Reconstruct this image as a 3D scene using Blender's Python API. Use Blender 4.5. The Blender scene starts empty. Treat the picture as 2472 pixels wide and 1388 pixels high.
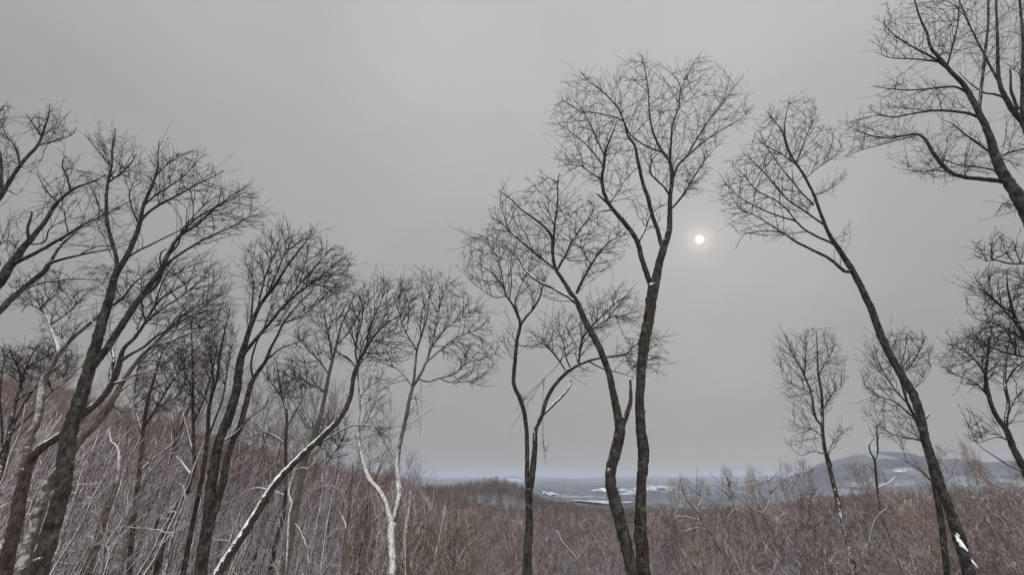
import bpy, math, random
import numpy as np
from mathutils import Vector
R = math.radians
rng = np.random.default_rng(7)
random.seed(7)
SC = bpy.context.scene
COL = SC.collection

# ------------------------------------------------------------------ camera
F, TILT, CX, CY = 948.0, R(25.7), 1236.0, 694.0
cam_d = bpy.data.cameras.new("camera"); cam = bpy.data.objects.new("camera", cam_d); COL.objects.link(cam)
cam_d.sensor_width = 36.0; cam_d.lens = 36.0 * F / 2472.0
cam_d.clip_start = 0.1; cam_d.clip_end = 120000.0
cam.location = (0, 0, 0); cam.rotation_euler = (math.pi / 2 + TILT, 0, 0)
SC.camera = cam

# ------------------------------------------------------------------ light
SUN_EL, SUN_AZ = R(29.2), R(29.4)          # azimuth measured from +Y towards +X
SUN_DIR = Vector((math.sin(SUN_AZ) * math.cos(SUN_EL), math.cos(SUN_AZ) * math.cos(SUN_EL), math.sin(SUN_EL)))
world = bpy.data.worlds.new("World"); SC.world = world; world.use_nodes = True
nt = world.node_tree; nt.nodes.clear()
def N(t, kind, **kw):
    n = t.nodes.new(kind)
    for k, v in kw.items(): setattr(n, k, v)
    return n
def ramp(t, stops, fac=None, interp='LINEAR'):
    n = N(t, 'ShaderNodeValToRGB'); cr = n.color_ramp; cr.interpolation = interp
    while len(cr.elements) < len(stops): cr.elements.new(0.5)
    for e, (p, c) in zip(cr.elements, stops):
        e.position = p; e.color = (c, c, c, 1) if isinstance(c, (int, float)) else (*c, 1)
    if fac is not None: t.links.new(fac, n.inputs[0])
    return n.outputs[0]
def math_(t, op, a, b=None, c=None, clamp=False):
    n = N(t, 'ShaderNodeMath', operation=op); n.use_clamp = clamp
    for i, v in enumerate((a, b, c)):
        if v is None: continue
        if isinstance(v, (int, float)): n.inputs[i].default_value = v
        else: t.links.new(v, n.inputs[i])
    return n.outputs[0]
def mixc(t, fac, a, b, mode='MIX'):
    n = N(t, 'ShaderNodeMix', data_type='RGBA', blend_type=mode)
    for i, v in ((0, fac), (6, a), (7, b)):
        if isinstance(v, (int, float)): n.inputs[i].default_value = v
        elif isinstance(v, tuple): n.inputs[i].default_value = (*v, 1)
        else: t.links.new(v, n.inputs[i])
    return n.outputs[2]
def noise(t, vec, scale, detail=4, rough=.55):
    n = N(t, 'ShaderNodeTexNoise'); n.inputs['Scale'].default_value = scale
    n.inputs['Detail'].default_value = detail; n.inputs['Roughness'].default_value = rough
    if vec is not None: t.links.new(vec, n.inputs['Vector'])
    return n.outputs['Fac']
tc = N(nt, 'ShaderNodeTexCoord')
sep = N(nt, 'ShaderNodeSeparateXYZ'); nt.links.new(tc.outputs['Generated'], sep.inputs[0])
elev = math_(nt, 'MAXIMUM', sep.outputs[2], 0.0)
base = ramp(nt, [(0.0, (.335, .333, .330)), (.12, (.345, .341, .338)), (.35, (.388, .384, .384)),
                 (.60, (.442, .444, .450)), (.89, (.51, .517, .525)), (.94, (.85, .87, .90)), (1.0, (1.3, 1.32, 1.35))], elev)
mp = N(nt, 'ShaderNodeMapping'); mp.inputs['Scale'].default_value = (1, 1, 2.2); nt.links.new(tc.outputs['Generated'], mp.inputs[0])
cl = ramp(nt, [(.30, .93), (.70, 1.055)], noise(nt, mp.outputs[0], 1.9, 6, .55))
base = mixc(nt, 1.0, base, cl, 'MULTIPLY')
# cooler and a little darker towards the side away from the sun
side = ramp(nt, [(.0, (.85, .88, .895)), (.5, (1.0, .99, .985)), (.78, (1.03, 1.015, 1.005)), (1.0, (.98, .985, .985))],
            math_(nt, 'MULTIPLY_ADD', sep.outputs[0], .5, .5))
base = mixc(nt, 1.0, base, side, 'MULTIPLY')
# unseen sky behind the camera brightened, added to light the trunks and brush
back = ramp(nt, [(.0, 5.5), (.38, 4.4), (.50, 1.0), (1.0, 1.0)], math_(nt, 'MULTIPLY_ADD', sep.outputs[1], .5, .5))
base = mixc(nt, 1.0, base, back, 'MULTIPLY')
dotn = N(nt, 'ShaderNodeVectorMath', operation='DOT_PRODUCT'); nt.links.new(tc.outputs['Generated'], dotn.inputs[0])
dotn.inputs[1].default_value = SUN_DIR
ang = math_(nt, 'ARCCOSINE', math_(nt, 'MINIMUM', dotn.outputs['Value'], 0.9999999))     # radians from the sun
disc = ramp(nt, [(.0, (1.6, 1.55, 1.48)), (.36, (1.3, 1.24, 1.14)), (.70, (.24, .22, .18)), (1.0, (0, 0, 0))], math_(nt, 'MULTIPLY', ang, 1 / R(.68)), 'EASE')
halo = ramp(nt, [(.0, (.40, .37, .30)), (.22, (.15, .137, .108)), (.55, (.025, .022, .016)), (1.0, (0, 0, 0))], math_(nt, 'MULTIPLY', ang, 1 / R(4.2)), 'EASE')
wide = ramp(nt, [(.0, (.050, .047, .044)), (.4, (.020, .0185, .0175)), (1.0, (0, 0, 0))], math_(nt, 'MULTIPLY', ang, 1 / R(24)), 'EASE')
base = mixc(nt, 1.0, base, disc, 'ADD'); base = mixc(nt, 1.0, base, halo, 'ADD'); base = mixc(nt, 1.0, base, wide, 'ADD')
sky = N(nt, 'ShaderNodeTexSky'); sky.sky_type = 'NISHITA'; sky.sun_disc = False
sky.sun_elevation = SUN_EL; sky.sun_rotation = SUN_AZ
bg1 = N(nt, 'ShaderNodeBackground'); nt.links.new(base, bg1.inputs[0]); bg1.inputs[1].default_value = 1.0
bg2 = N(nt, 'ShaderNodeBackground'); nt.links.new(sky.outputs[0], bg2.inputs[0]); bg2.inputs[1].default_value = 0.002
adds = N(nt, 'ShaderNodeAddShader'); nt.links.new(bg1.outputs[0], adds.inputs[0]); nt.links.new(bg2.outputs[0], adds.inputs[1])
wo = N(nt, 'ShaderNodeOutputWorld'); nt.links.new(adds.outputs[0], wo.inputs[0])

sun_d = bpy.data.lights.new("sun", 'SUN'); sun_d.energy = 1.3; sun_d.angle = R(14); sun_d.color = (1, .95, .88)
sun = bpy.data.objects.new("sun", sun_d); COL.objects.link(sun)
sun.rotation_euler = SUN_DIR.to_track_quat('Z', 'Y').to_euler()
SC.view_settings.view_transform = 'Standard'; SC.view_settings.look = 'None'
SC.view_settings.exposure = 0.0; SC.view_settings.gamma = 1.0
SC.cycles.volume_bounces = 1; SC.cycles.max_bounces = 6; SC.cycles.diffuse_bounces = 3

# ------------------------------------------------------------------ helpers
cT, sT = math.cos(TILT), math.sin(TILT)
def at(px, py, Y):
    """pixel of the photograph (2472x1388) and a distance north -> world point; also metres per pixel there"""
    u, v = px - CX, CY - py
    y = F * cT - v * sT; z = F * sT + v * cT
    s = Y / y
    return np.array([u * s, Y, z * s]), s          # depth along the axis is F*s, so a pixel is s metres
def elaz(px, py):
    p, _ = at(px, py, 1.0); return math.degrees(math.atan2(p[2], math.hypot(p[0], p[1]))), math.degrees(math.atan2(p[0], p[1]))

def tag(o, label=None, cat=None, group=None, kind=None):
    if label: o['label'] = label
    if cat: o['category'] = cat
    if group: o['group'] = group
    if kind: o['kind'] = kind
    return o
def empty(name, loc):
    o = bpy.data.objects.new(name, None); COL.objects.link(o); o.location = loc; o.empty_display_size = .2
    return o

def raw_mesh(name, V, Q=None, T=None, attrs=None, smooth=True):
    me = bpy.data.meshes.new(name)
    V = np.asarray(V, dtype=np.float32)
    nq = 0 if Q is None else len(Q); ntr = 0 if T is None else len(T)
    me.vertices.add(len(V)); me.vertices.foreach_set('co', V.ravel())
    loops = []
    starts = []; tot = []
    if nq: loops.append(np.asarray(Q, dtype=np.int32).ravel()); starts.append(np.arange(nq) * 4)
    if ntr: loops.append(np.asarray(T, dtype=np.int32).ravel()); starts.append(nq * 4 + np.arange(ntr) * 3)
    loops = np.concatenate(loops).astype(np.int32); starts = np.concatenate(starts).astype(np.int32)
    me.loops.add(len(loops)); me.loops.foreach_set('vertex_index', loops)
    me.polygons.add(len(starts)); me.polygons.foreach_set('loop_start', starts)
    me.polygons.foreach_set('use_smooth', np.full(len(starts), smooth, dtype=bool))
    for k, a in (attrs or {}).items():
        at_ = me.attributes.new(k, 'FLOAT', 'POINT'); at_.data.foreach_set('value', np.asarray(a, dtype=np.float32))
    me.update(calc_edges=True); me.validate(verbose=False)
    return me
def obj(name, me, mat, parent=None):
    o = bpy.data.objects.new(name, me); COL.objects.link(o)
    if mat is not None and not me.materials: me.materials.append(mat)
    if parent is not None: o.parent = parent
    return o

class MB:
    """collects tubes and prisms into one mesh"""
    def __init__(s): s.V = []; s.Q = []; s.T = []; s.A = []; s.n = 0
    def add(s, V, Q=None, T=None, snow=None):
        V = np.asarray(V, dtype=float)
        s.V.append(V); s.A.append(np.zeros(len(V)) if snow is None else np.broadcast_to(snow, (len(V),)).astype(float))
        if Q is not None and len(Q): s.Q.append(np.asarray(Q) + s.n)
        if T is not None and len(T): s.T.append(np.asarray(T) + s.n)
        s.n += len(V)
    def tube(s, P, r, sides=8, snow=0.0, knots=.05, cap=True, jag=0.0):
        P = np.asarray(P, dtype=float); r = np.asarray(r, dtype=float); n = len(P)
        D = np.gradient(P, axis=0); D /= np.linalg.norm(D, axis=1)[:, None] + 1e-12
        u = np.cross(D[0], (0.31, 0.2, .93)); u /= np.linalg.norm(u)
        rings = []
        a = np.arange(sides) * 2 * math.pi / sides
        rn = rng.normal(0, 1, (n, sides))
        rn = (rn + np.roll(rn, 1, 0) + np.roll(rn, 1, 1)) * .6
        for i in range(n):
            u = u - D[i] * np.dot(u, D[i]); u /= np.linalg.norm(u); w = np.cross(D[i], u)
            rr = r[i] * (1 + knots * rn[i])
            rings.append(P[i] + rr[:, None] * (np.cos(a)[:, None] * u + np.sin(a)[:, None] * w))
        if jag > 0: rings[-1] = rings[-1] + D[-1] * rng.uniform(-1, 1, (sides, 1)) * jag
        V = np.concatenate(rings); Q = []
        i, k = np.meshgrid(np.arange(n - 1), np.arange(sides), indexing='ij')
        k2 = (k + 1) % sides
        Q = np.stack([i * sides + k, i * sides + k2, (i + 1) * sides + k2, (i + 1) * sides + k], -1).reshape(-1, 4)
        T = None; sn = np.repeat(np.broadcast_to(snow, (n,)), sides)
        if cap:
            V = np.concatenate([V, [P[-1] + D[-1] * r[-1] * .4]]); sn = np.append(sn, sn[-1])
            kk = np.arange(sides); T = np.stack([(n - 1) * sides + kk, (n - 1) * sides + (kk + 1) % sides, np.full(sides, n * sides)], -1)
        s.add(V, Q, T, sn)
    def prisms(s, A, B, ra, rb, snow=0.0, k=3):
        """every edge A->B becomes its own thin k-sided prism (vectorised)"""
        A = np.asarray(A, float); B = np.asarray(B, float)
        if not len(A): return
        D = B - A; L = np.linalg.norm(D, axis=1); ok = L > 1e-5
        A, B, D, L = A[ok], B[ok], D[ok], L[ok]
        ra = np.broadcast_to(ra, ok.shape)[ok]; rb = np.broadcast_to(rb, ok.shape)[ok]; m = len(A)
        D = D / L[:, None]
        ref = np.where(np.abs(D[:, 2:3]) > .9, np.array([[1., 0, 0]]), np.array([[0, 0, 1.]]))
        u = np.cross(D, ref); u /= np.linalg.norm(u, axis=1)[:, None]; w = np.cross(D, u)
        V = np.empty((m, 2 * k, 3))
        for j in range(k):
            an = 2 * math.pi * j / k + math.pi / 2
            o = math.cos(an) * u + math.sin(an) * w
            V[:, j] = A + o * ra[:, None]; V[:, k + j] = B + o * rb[:, None]
        b = (np.arange(m) * 2 * k)[:, None]
        Q = np.stack([np.concatenate([b + j, b + (j + 1) % k, b + k + (j + 1) % k, b + k + j], 1) for j in range(k)], 1).reshape(-1, 4)
        s.add(V.reshape(-1, 3), Q, None, snow)
    def mesh(s, name, smooth=True, origin=(0, 0, 0)):
        V = np.concatenate(s.V) - np.asarray(origin)
        return raw_mesh(name, V, np.concatenate(s.Q) if s.Q else None, np.concatenate(s.T) if s.T else None,
                        {'snow': np.concatenate(s.A)}, smooth)

def unit(v): return v / (np.linalg.norm(v, axis=-1, keepdims=True) + 1e-12)

def grow(P0, D0, L0, T, bf=.3, c=.8, ang=.80):
    """joins the target points T to the seed nodes, nearest and straightest first; returns nodes, directions, parents"""
    n0, m = len(P0), len(T)
    P = np.concatenate([P0, np.zeros((m, 3))]); D = np.concatenate([D0, np.zeros((m, 3))]); L = np.concatenate([L0, np.zeros(m)])
    par = np.full(n0 + m, -1)
    rem = T.copy(); best = np.full(m, 1e9); bp = np.zeros(m, dtype=int)
    def cost(i, rem):
        v = rem - P[i]; d = np.sqrt((v * v).sum(1)) + 1e-9
        cs = (v @ D[i]) / d
        if i < n0: return d * (1 + c * 2.2 * (cs - ang) ** 2 + (cs < .25) * c * .8) + bf * L[i]      # side branches leave a limb at an angle
        return d * (1 + c * (1 - cs)) + bf * L[i]
    for i in range(n0):
        k = cost(i, rem); b = k < best; best[b] = k[b]; bp[b] = i
    n = n0
    while len(rem):
        j = int(np.argmin(best)); p = bp[j]
        P[n] = rem[j]; v = P[n] - P[p]; d = np.linalg.norm(v) + 1e-9
        dd = D[p] * .45 + v / d; D[n] = dd / np.linalg.norm(dd); L[n] = L[p] + d; par[n] = p
        rem[j] = rem[-1]; best[j] = best[-1]; bp[j] = bp[-1]
        rem = rem[:-1]; best = best[:-1]; bp = bp[:-1]
        if len(rem):
            k = cost(n, rem); b = k < best; best[b] = k[b]; bp[b] = n
        n += 1
    # straighten: every inner node moves towards the line between its parent and its first child
    ch = np.full(len(P), -1)
    for i in range(len(P) - 1, n0 - 1, -1): ch[par[i]] = i
    idx = np.array([i for i in range(n0, len(P)) if ch[i] >= 0])
    if len(idx):
        for _ in range(3): P[idx] = P[idx] * .5 + (P[par[idx]] + P[ch[idx]]) * .25
    # and the outermost ones reach out a little, unevenly
    lf = np.array([i for i in range(n0, len(P)) if ch[i] < 0])
    if len(lf):
        e = P[lf] - P[par[lf]]; el_ = np.linalg.norm(e, axis=1)[:, None]; e = e * np.minimum(1, np.median(el_) * 1.5 / (el_ + 1e-9)); P[lf] += e * (np.random.default_rng(n).random((len(lf), 1)) ** 2 * 1.5 - .2)
    idx = np.arange(n0, len(P)); e = P[idx] - P[par[idx]]; D[idx] = e / (np.linalg.norm(e, axis=1)[:, None] + 1e-9)
    return P, D, par, n0

def branchwork(mb, P, D, par, n0, seedR, rt, twl, twn, up=.15, snow=0.0, k=3, expo=.44, rtw=None, g=None):
    """turns a grown skeleton into branches and twigs"""
    g = g or rng
    N_ = len(P); cnt = np.zeros(N_)
    for i in range(N_ - 1, n0 - 1, -1):
        cnt[i] += 1; cnt[par[i]] += cnt[i]
    r = rt * np.maximum(cnt, 1) ** expo
    r[:n0] = seedR
    for i in range(n0, N_): r[i] = min(r[i], r[par[i]] * .88) if r[par[i]] > rt else rt
    idx = np.arange(n0, N_); p = par[idx]
    A, B = P[p], P[idx]; e = B - A; l = np.linalg.norm(e, axis=1)[:, None] + 1e-9
    Dp = np.where((p < n0)[:, None], D[p] * .3, D[p]); lat = Dp - e / l * (Dp * e / l).sum(1)[:, None]
    m1 = A + e * .35 + lat * l * .09 + g.normal(0, .03, A.shape) * l
    m2 = A + e * .70 + lat * l * .07 + g.normal(0, .03, A.shape) * l
    ra = np.minimum(r[p], r[idx] * 1.12)
    mb.prisms(A, m1, ra, r[idx] * 1.04, snow, k); mb.prisms(m1, m2, r[idx] * 1.04, r[idx] * 1.02, snow, k); mb.prisms(m2, B, r[idx] * 1.02, r[idx], snow, k)
    # twigs
    rtw = rtw or rt * .8
    for rep in range(twn):
        t = g.uniform(.1, 1., (len(idx), 1)); O = np.where(t < .5, A + (m1 - A) * t * 2, m1 + (B - m1) * (t - .5) * 2)
        ax = unit(e); rp = unit(np.cross(ax, g.normal(0, 1, A.shape)))
        th = g.uniform(.35, .95, (len(idx), 1))
        d = unit(ax * np.cos(th) + rp * np.sin(th) + np.array([0, 0, up]))
        if rep == 0: O = B; d = unit(D[idx] + g.normal(0, .25, A.shape) + np.array([0, 0, up * .5]))
        ll = twl * g.uniform(.35, 1.1, (len(idx), 1))
        q1 = O + d * ll * .5; d2 = unit(d + g.normal(0, .28, d.shape) + np.array([0, 0, up])); q2 = q1 + d2 * ll * .5
        mb.prisms(O, q1, rtw, rtw * .85, snow, 3); mb.prisms(q1, q2, rtw * .85, rtw * .5, snow, 3)
        d3 = unit(d + .75 * unit(np.cross(d, g.normal(0, 1, d.shape))) + np.array([0, 0, up]))
        mb.prisms(q1, q1 + d3 * ll * .45, rtw * .75, rtw * .45, snow, 3)

# ------------------------------------------------------------------ terrain
AZS = [-180, -90, -60, -50, -42, -34, -26, -18, -10, -2, 6, 14, 22, 30, 40, 50, 60, 90, 180]
RINGS = [  # radius: height for the azimuths -60 .. 60
    (0,    [-5] * 15),
    (10,   [-7, -7, -7, -7, -7.5, -8, -8, -8, -8, -8, -8, -8, -8, -8, -8]),
    (20,   [-8, -8, -8, -8.5, -9, -9.5, -10, -11, -11, -11, -11, -11, -11, -11, -11]),
    (40,   [-6, -6, -6.5, -7.5, -9, -11, -13, -14.5, -15, -15, -15, -14.5, -14, -14, -14]),
    (80,   [0, -1, -3, -6.5, -9, -12, -15.5, -18, -19, -19, -19, -17, -15.5, -15, -15]),
    (150,  [10.5, 9.5, 3.5, -2, -6.5, -10, -17, -21, -22, -22, -22, -18, -14, -13, -13]),
    (300,  [6, 6, 2, -3, -7, -13, -19, -27, -30, -30, -29, -25, -19, -18, -18]),
    (500,  [0, 0, -5, -8, -12, -20, -20, -8.5, -36, -48, -48, -40, -32, -28, -28]),
    (850,  [-60] * 15), (1500, [-105] * 15), (3000, [-150] * 15),
    (4300, [-150] * 10 + [-150, -150, -120, -130, -150]),
    (5600, [-150] * 10 + [-140, -40, 215, 110, 60]),
    (7500, [-150] * 10 + [-150, -130, -60, -60, -80]),
    (11000, [-150] * 15), (16000, [-125] * 15),
    (21000, [-60, -50, -45, -50, -55, -45, -50, -35, -50, -45, -20, 0, 5, 0, 0]), (24500, [-200] * 15)]
rad = np.array([math.sqrt(a) for a, _ in RINGS])
tab = np.array([[h[0], h[0]] + list(h) + [h[-1], h[-1]] for _, h in RINGS], dtype=float)
tab[:, 0] = tab[:, -1] = (tab[:, 1] + tab[:, -2]) / 2
AZA = np.array(AZS, float)
WN = rng.uniform(-1, 1, (14, 4))
def height(x, y):
    x = np.asarray(x, float); y = np.asarray(y, float)
    az = np.degrees(np.arctan2(x, y)); rr = np.hypot(x, y); q = np.sqrt(rr)
    ia = np.clip(np.searchsorted(AZA, az) - 1, 0, len(AZA) - 2); ta = (az - AZA[ia]) / (AZA[ia + 1] - AZA[ia]); ta = ta * ta * (3 - 2 * ta)
    ir = np.clip(np.searchsorted(rad, q) - 1, 0, len(rad) - 2); tr = np.clip((q - rad[ir]) / (rad[ir + 1] - rad[ir]), 0, 1)
    h = (tab[ir, ia] * (1 - ta) + tab[ir, ia + 1] * ta) * (1 - tr) + (tab[ir + 1, ia] * (1 - ta) + tab[ir + 1, ia + 1] * ta) * tr
    # rolling ground whose bumps grow with the distance
    amp = np.clip(rr * .0035, .05, 14.)
    b = 0
    for i, (a1, a2, a3, a4) in enumerate(WN):
        lam = 18 * 1.75 ** i * .5
        wgt = np.exp(-((np.log(np.maximum(rr, 10) / (lam * 3.2))) ** 2) / 1.2)
        b = b + wgt * np.sin((x * a1 + y * a2) / lam * 6.28 + a3 * 9) * np.cos((y * a1 - x * a4) / lam * 5 + a4 * 7)
    rough = np.clip((rr - 2500) / 2000, 0, 1) * np.clip((9000 - rr) / 2000, 0, 1) * 7
    h = h + np.clip((rr - 7000) / 4000, 0, 1) * np.clip((23500 - rr) / 1500, 0, 1) * (38 * np.sin(x * .0011 + 1.3 * np.sin(y * .0007)) * np.sin(y * .0013 + .6) + 22 * np.sin(x * .0029 + y * .0006 + 2 * np.sin(y * .0016)))
    h = h + rough * (np.sin(x * .021 + 3 * np.sin(y * .006)) + np.sin(y * .017 + x * .011) + .7 * np.sin(x * .047 - y * .031))
    return h + b * amp
rr_ = np.concatenate([[0.], np.geomspace(4, 24500, 190)]); naz = 420
aa_ = np.linspace(-math.pi, math.pi, naz, endpoint=False)
GX = rr_[:, None] * np.sin(aa_)[None]; GY = rr_[:, None] * np.cos(aa_)[None]
GZ = height(GX, GY)
V = np.stack([GX, GY, GZ], -1).reshape(-1, 3)
i, k = np.meshgrid(np.arange(len(rr_) - 1), np.arange(naz), indexing='ij'); k2 = (k + 1) % naz
Q = np.stack([i * naz + k, (i + 1) * naz + k, (i + 1) * naz + k2, i * naz + k2], -1).reshape(-1, 4)
terrain_me = raw_mesh('ground', V, Q)

# ------------------------------------------------------------------ materials
def new_mat(name):
    m = bpy.data.materials.new(name); m.use_nodes = True; t = m.node_tree
    b = t.nodes['Principled BSDF']; b.inputs['Roughness'].default_value = .9
    b.inputs['Specular IOR Level'].default_value = .15
    return m, t, b
def bark_mat(name, dark, light, lichen=0.0, thr=.62, nscale=3.0, bump=.5, var=0.0, tint=None, wind=(-.15, -.30, .95), snowcol=(.80, .81, .83), soft=16.0):
    """bark with cracks, lichen and snow lying on whatever faces up"""
    m, t, b = new_mat(name)
    tc = N(t, 'ShaderNodeTexCoord'); ob = tc.outputs['Object']
    mp = N(t, 'ShaderNodeMapping'); mp.inputs['Scale'].default_value = (1, 1, .17); t.links.new(ob, mp.inputs[0])
    n1 = noise(t, mp.outputs[0], 16, 6, .65)
    n2 = noise(t, ob, 2.2, 3)
    col = mixc(t, ramp(t, [(.42, 0.), (.60, 1.)], n1), dark, light)
    col = mixc(t, ramp(t, [(.35, .0), (.75, .55)], n2), col, tuple(x * .55 for x in dark))
    if lichen > 0:
        lic = math_(t, 'MULTIPLY', ramp(t, [(.50, 0.), (.66, 1.)], noise(t, ob, 5.5, 7, .7)), lichen)
        col = mixc(t, lic, col, (.135, .138, .118))
    if tint:
        oi = N(t, 'ShaderNodeObjectInfo')
        col = mixc(t, ramp(t, [(0., 0.), (.5, .25), (1., .9)], oi.outputs['Random']), col, tint)
    geo = N(t, 'ShaderNodeNewGeometry')
    dp = N(t, 'ShaderNodeVectorMath', operation='DOT_PRODUCT'); t.links.new(geo.outputs['Normal'], dp.inputs[0])
    dp.inputs[1].default_value = Vector(wind).normalized()
    at_ = N(t, 'ShaderNodeAttribute'); at_.attribute_name = 'snow'
    sn = math_(t, 'MULTIPLY_ADD', dp.outputs['Value'], .62, math_(t, 'MULTIPLY', noise(t, ob, nscale, 5, .7), .62))
    sn = math_(t, 'ADD', sn, at_.outputs['Fac'])
    mask = math_(t, 'MULTIPLY', math_(t, 'SUBTRACT', sn, thr), soft, clamp=True)
    mask = math_(t, 'MULTIPLY', mask, ramp(t, [(.50, 1.), (.60, .12)], noise(t, mp.outputs[0], 34, 4, .7)))
    col = mixc(t, mask, col, snowcol)
    t.links.new(col, b.inputs['Base Color'])
    if bump:
        bp = N(t, 'ShaderNodeBump'); bp.inputs['Strength'].default_value = bump; bp.inputs['Distance'].default_value = .03
        t.links.new(n1, bp.inputs['Height']); t.links.new(bp.outputs[0], b.inputs['Normal'])
    return m
M_BARK = bark_mat('rough dark bark', (.012, .010, .009), (.048, .041, .036), .42, .775, 15.0, 1.0)
M_BARK2 = bark_mat('brown bark with snow', (.022, .016, .013), (.060, .047, .040), .25, .68, 10, .8)
M_MOSS = bark_mat('mossy bark', (.052, .050, .041), (.125, .12, .10), .5, .84, 9, .5)
M_WHITE = bark_mat('snow plastered bark', (.05, .04, .035), (.16, .14, .12), .3, .70, 9.0, .5, snowcol=(.58, .57, .57), soft=5.0)
M_TWIG = bark_mat('twig bark', (.014, .011, .010), (.036, .030, .027), 0, .86, 3.0, 0)
M_WOOD = bark_mat('young wood', (.074, .053, .046), (.19, .142, .124), .1, .69, 2.0, 0, tint=(.235, .155, .125))
M_STEM = bark_mat('wind-plastered stems', (.072, .056, .052), (.175, .142, .132), .1, .50, 2.5, 0, tint=(.16, .125, .114), wind=(-.60, -.35, .70), snowcol=(.78, .76, .77))
M_RUST = bark_mat('rusty brush', (.12, .082, .055), (.24, .165, .115), 0, .80, 2.0, 0, tint=(.19, .14, .115))
M_FAR = bark_mat('far wood', (.074, .056, .050), (.15, .114, .10), 0, .80, .8, 0, tint=(.175, .13, .112))

def ground_mat():
    m, t, b = new_mat('snowy ground')
    geo = N(t, 'ShaderNodeNewGeometry'); p = geo.outputs['Position']
    dist = N(t, 'ShaderNodeVectorMath', operation='LENGTH'); t.links.new(p, dist.inputs[0])
    litter = ramp(t, [(.42, (.70, .70, .72)), (.56, (.30, .26, .235)), (.70, (.12, .085, .065))], noise(t, p, 1.6, 8, .72))
    # beyond the near woods the ground carries forest and fields
    mpf = N(t, 'ShaderNodeMapping'); mpf.inputs['Scale'].default_value = (1, 1, .2); t.links.new(p, mpf.inputs[0])
    wood = ramp(t, [(.38, (.030, .036, .050)), (.50, (.065, .068, .078)), (.62, (.13, .13, .14))], noise(t, mpf.outputs[0], .0045, 10, .78))  # blue of the distance haze is put into the forest colour too
    fld = ramp(t, [(.575, 0.), (.60, 1.)], noise(t, mpf.outputs[0], .0016, 5, .6))
    fld = math_(t, 'MULTIPLY', fld, ramp(t, [(.45, 1.), (.6, .2)], noise(t, mpf.outputs[0], .012, 4, .6)))
    wood = mixc(t, math_(t, 'MULTIPLY', fld, .30), wood, (.55, .56, .58))
    f = N(t, 'ShaderNodeMapRange'); f.inputs['From Min'].default_value = 120; f.inputs['From Max'].default_value = 420
    t.links.new(dist.outputs['Value'], f.inputs['Value'])
    t.links.new(mixc(t, f.outputs[0], litter, wood), b.inputs['Base Color'])
    return m
ground = obj('ground', terrain_me, ground_mat()); tag(ground, kind='structure')

m_sf, t, b = new_mat('open snow')
geo = N(t, 'ShaderNodeNewGeometry')
t.links.new(ramp(t, [(.30, (.66, .67, .70)), (.48, (.56, .57, .60)), (.56, (.12, .12, .13))], noise(t, geo.outputs['Position'], .009, 8, .8)), b.inputs['Base Color'])

def snow_field(px_pts):
    """an open snowy field lying on the far ground: outline where the view rays meet the plain"""
    pts = []
    for px, py in px_pts:
        d, _ = at(px, py, 1.0); lo, hi = 900., 20000.
        ys = np.geomspace(lo, hi, 400); hh = height(d[0] * ys, ys); k = np.argmax(d[2] * ys < hh)
        pts.append((d[0] * ys[k], ys[k]))
    pts = np.array(pts); c = pts.mean(0); V = []; T = []
    rings = 6; n = len(pts)
    # refine outline
    out = []
    for a, b_ in zip(pts, np.roll(pts, -1, 0)):
        for s in np.linspace(0, 1, 8, endpoint=False): out.append(a * (1 - s) + b_ * s + rng.normal(0, np.linalg.norm(b_ - a) * .03, 2))
    out = np.array(out); n = len(out)
    V = [(*c, 0)]
    for k in range(1, rings + 1):
        for p in out: q = c + (p - c) * k / rings; V.append((q[0], q[1], 0))
    V = np.array(V); V[:, 2] = height(V[:, 0], V[:, 1]) + 9
    T = [(0, 1 + j, 1 + (j + 1) % n) for j in range(n)]
    Q = [(1 + k * n + j, 1 + (k + 1) * n + j, 1 + (k + 1) * n + (j + 1) % n, 1 + k * n + (j + 1) % n) for k in range(rings - 1) for j in range(n)]
    return tag(obj('snow_field', raw_mesh('snow_field', V, Q, T), m_sf), kind='structure')
snow_field([(1424, 1187), (1462, 1181), (1500, 1183), (1540, 1177), (1606, 1173), (1644, 1178), (1598, 1181), (1566, 1185), (1548, 1190), (1518, 1195), (1506, 1190), (1470, 1188)])
snow_field([(1395, 1212), (1440, 1212), (1500, 1213), (1530, 1216), (1490, 1219), (1430, 1218)])
snow_field([(1312, 1190), (1330, 1192), (1348, 1199), (1330, 1198)])
snow_field([(2155, 1140), (2195, 1136), (2205, 1139), (2160, 1143)])
snow_field([(1195, 1157), (1250, 1156), (1262, 1158), (1200, 1160)])

# ------------------------------------------------------------------ traced trees
def parse(s):
    pts = []
    for q in s.split(','):
        v = [float(x) for x in q.split()]; pts.append((v[0], v[1], v[2] if len(v) > 2 else None))
    n = len(pts); xs = np.array([(p[0], p[1]) for p in pts])
    ar = np.concatenate([[0], np.cumsum(np.linalg.norm(np.diff(xs, axis=0), axis=1))])
    kn = [i for i in range(n) if pts[i][2] is not None]
    r = np.interp(ar, ar[kn], [pts[i][2] for i in kn])
    # Catmull-Rom resample every ~7 px
    out = [];
    ext = np.concatenate([[2 * xs[0] - xs[1]], xs, [2 * xs[-1] - xs[-2]]])
    for i in range(n - 1):
        p0, p1, p2, p3 = ext[i:i + 4]; m = max(2, int((ar[i + 1] - ar[i]) / 7))
        for t in np.linspace(0, 1, m, endpoint=False):
            c = .5 * ((2 * p1) + (-p0 + p2) * t + (2 * p0 - 5 * p1 + 4 * p2 - p3) * t * t + (-p0 + 3 * p1 - 3 * p2 + p3) * t ** 3)
            out.append((c[0], c[1], r[i] + (r[i + 1] - r[i]) * t, ar[i] + (ar[i + 1] - ar[i]) * t))
    out.append((xs[-1][0], xs[-1][1], r[-1], ar[-1]))
    return np.array(out)

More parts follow.
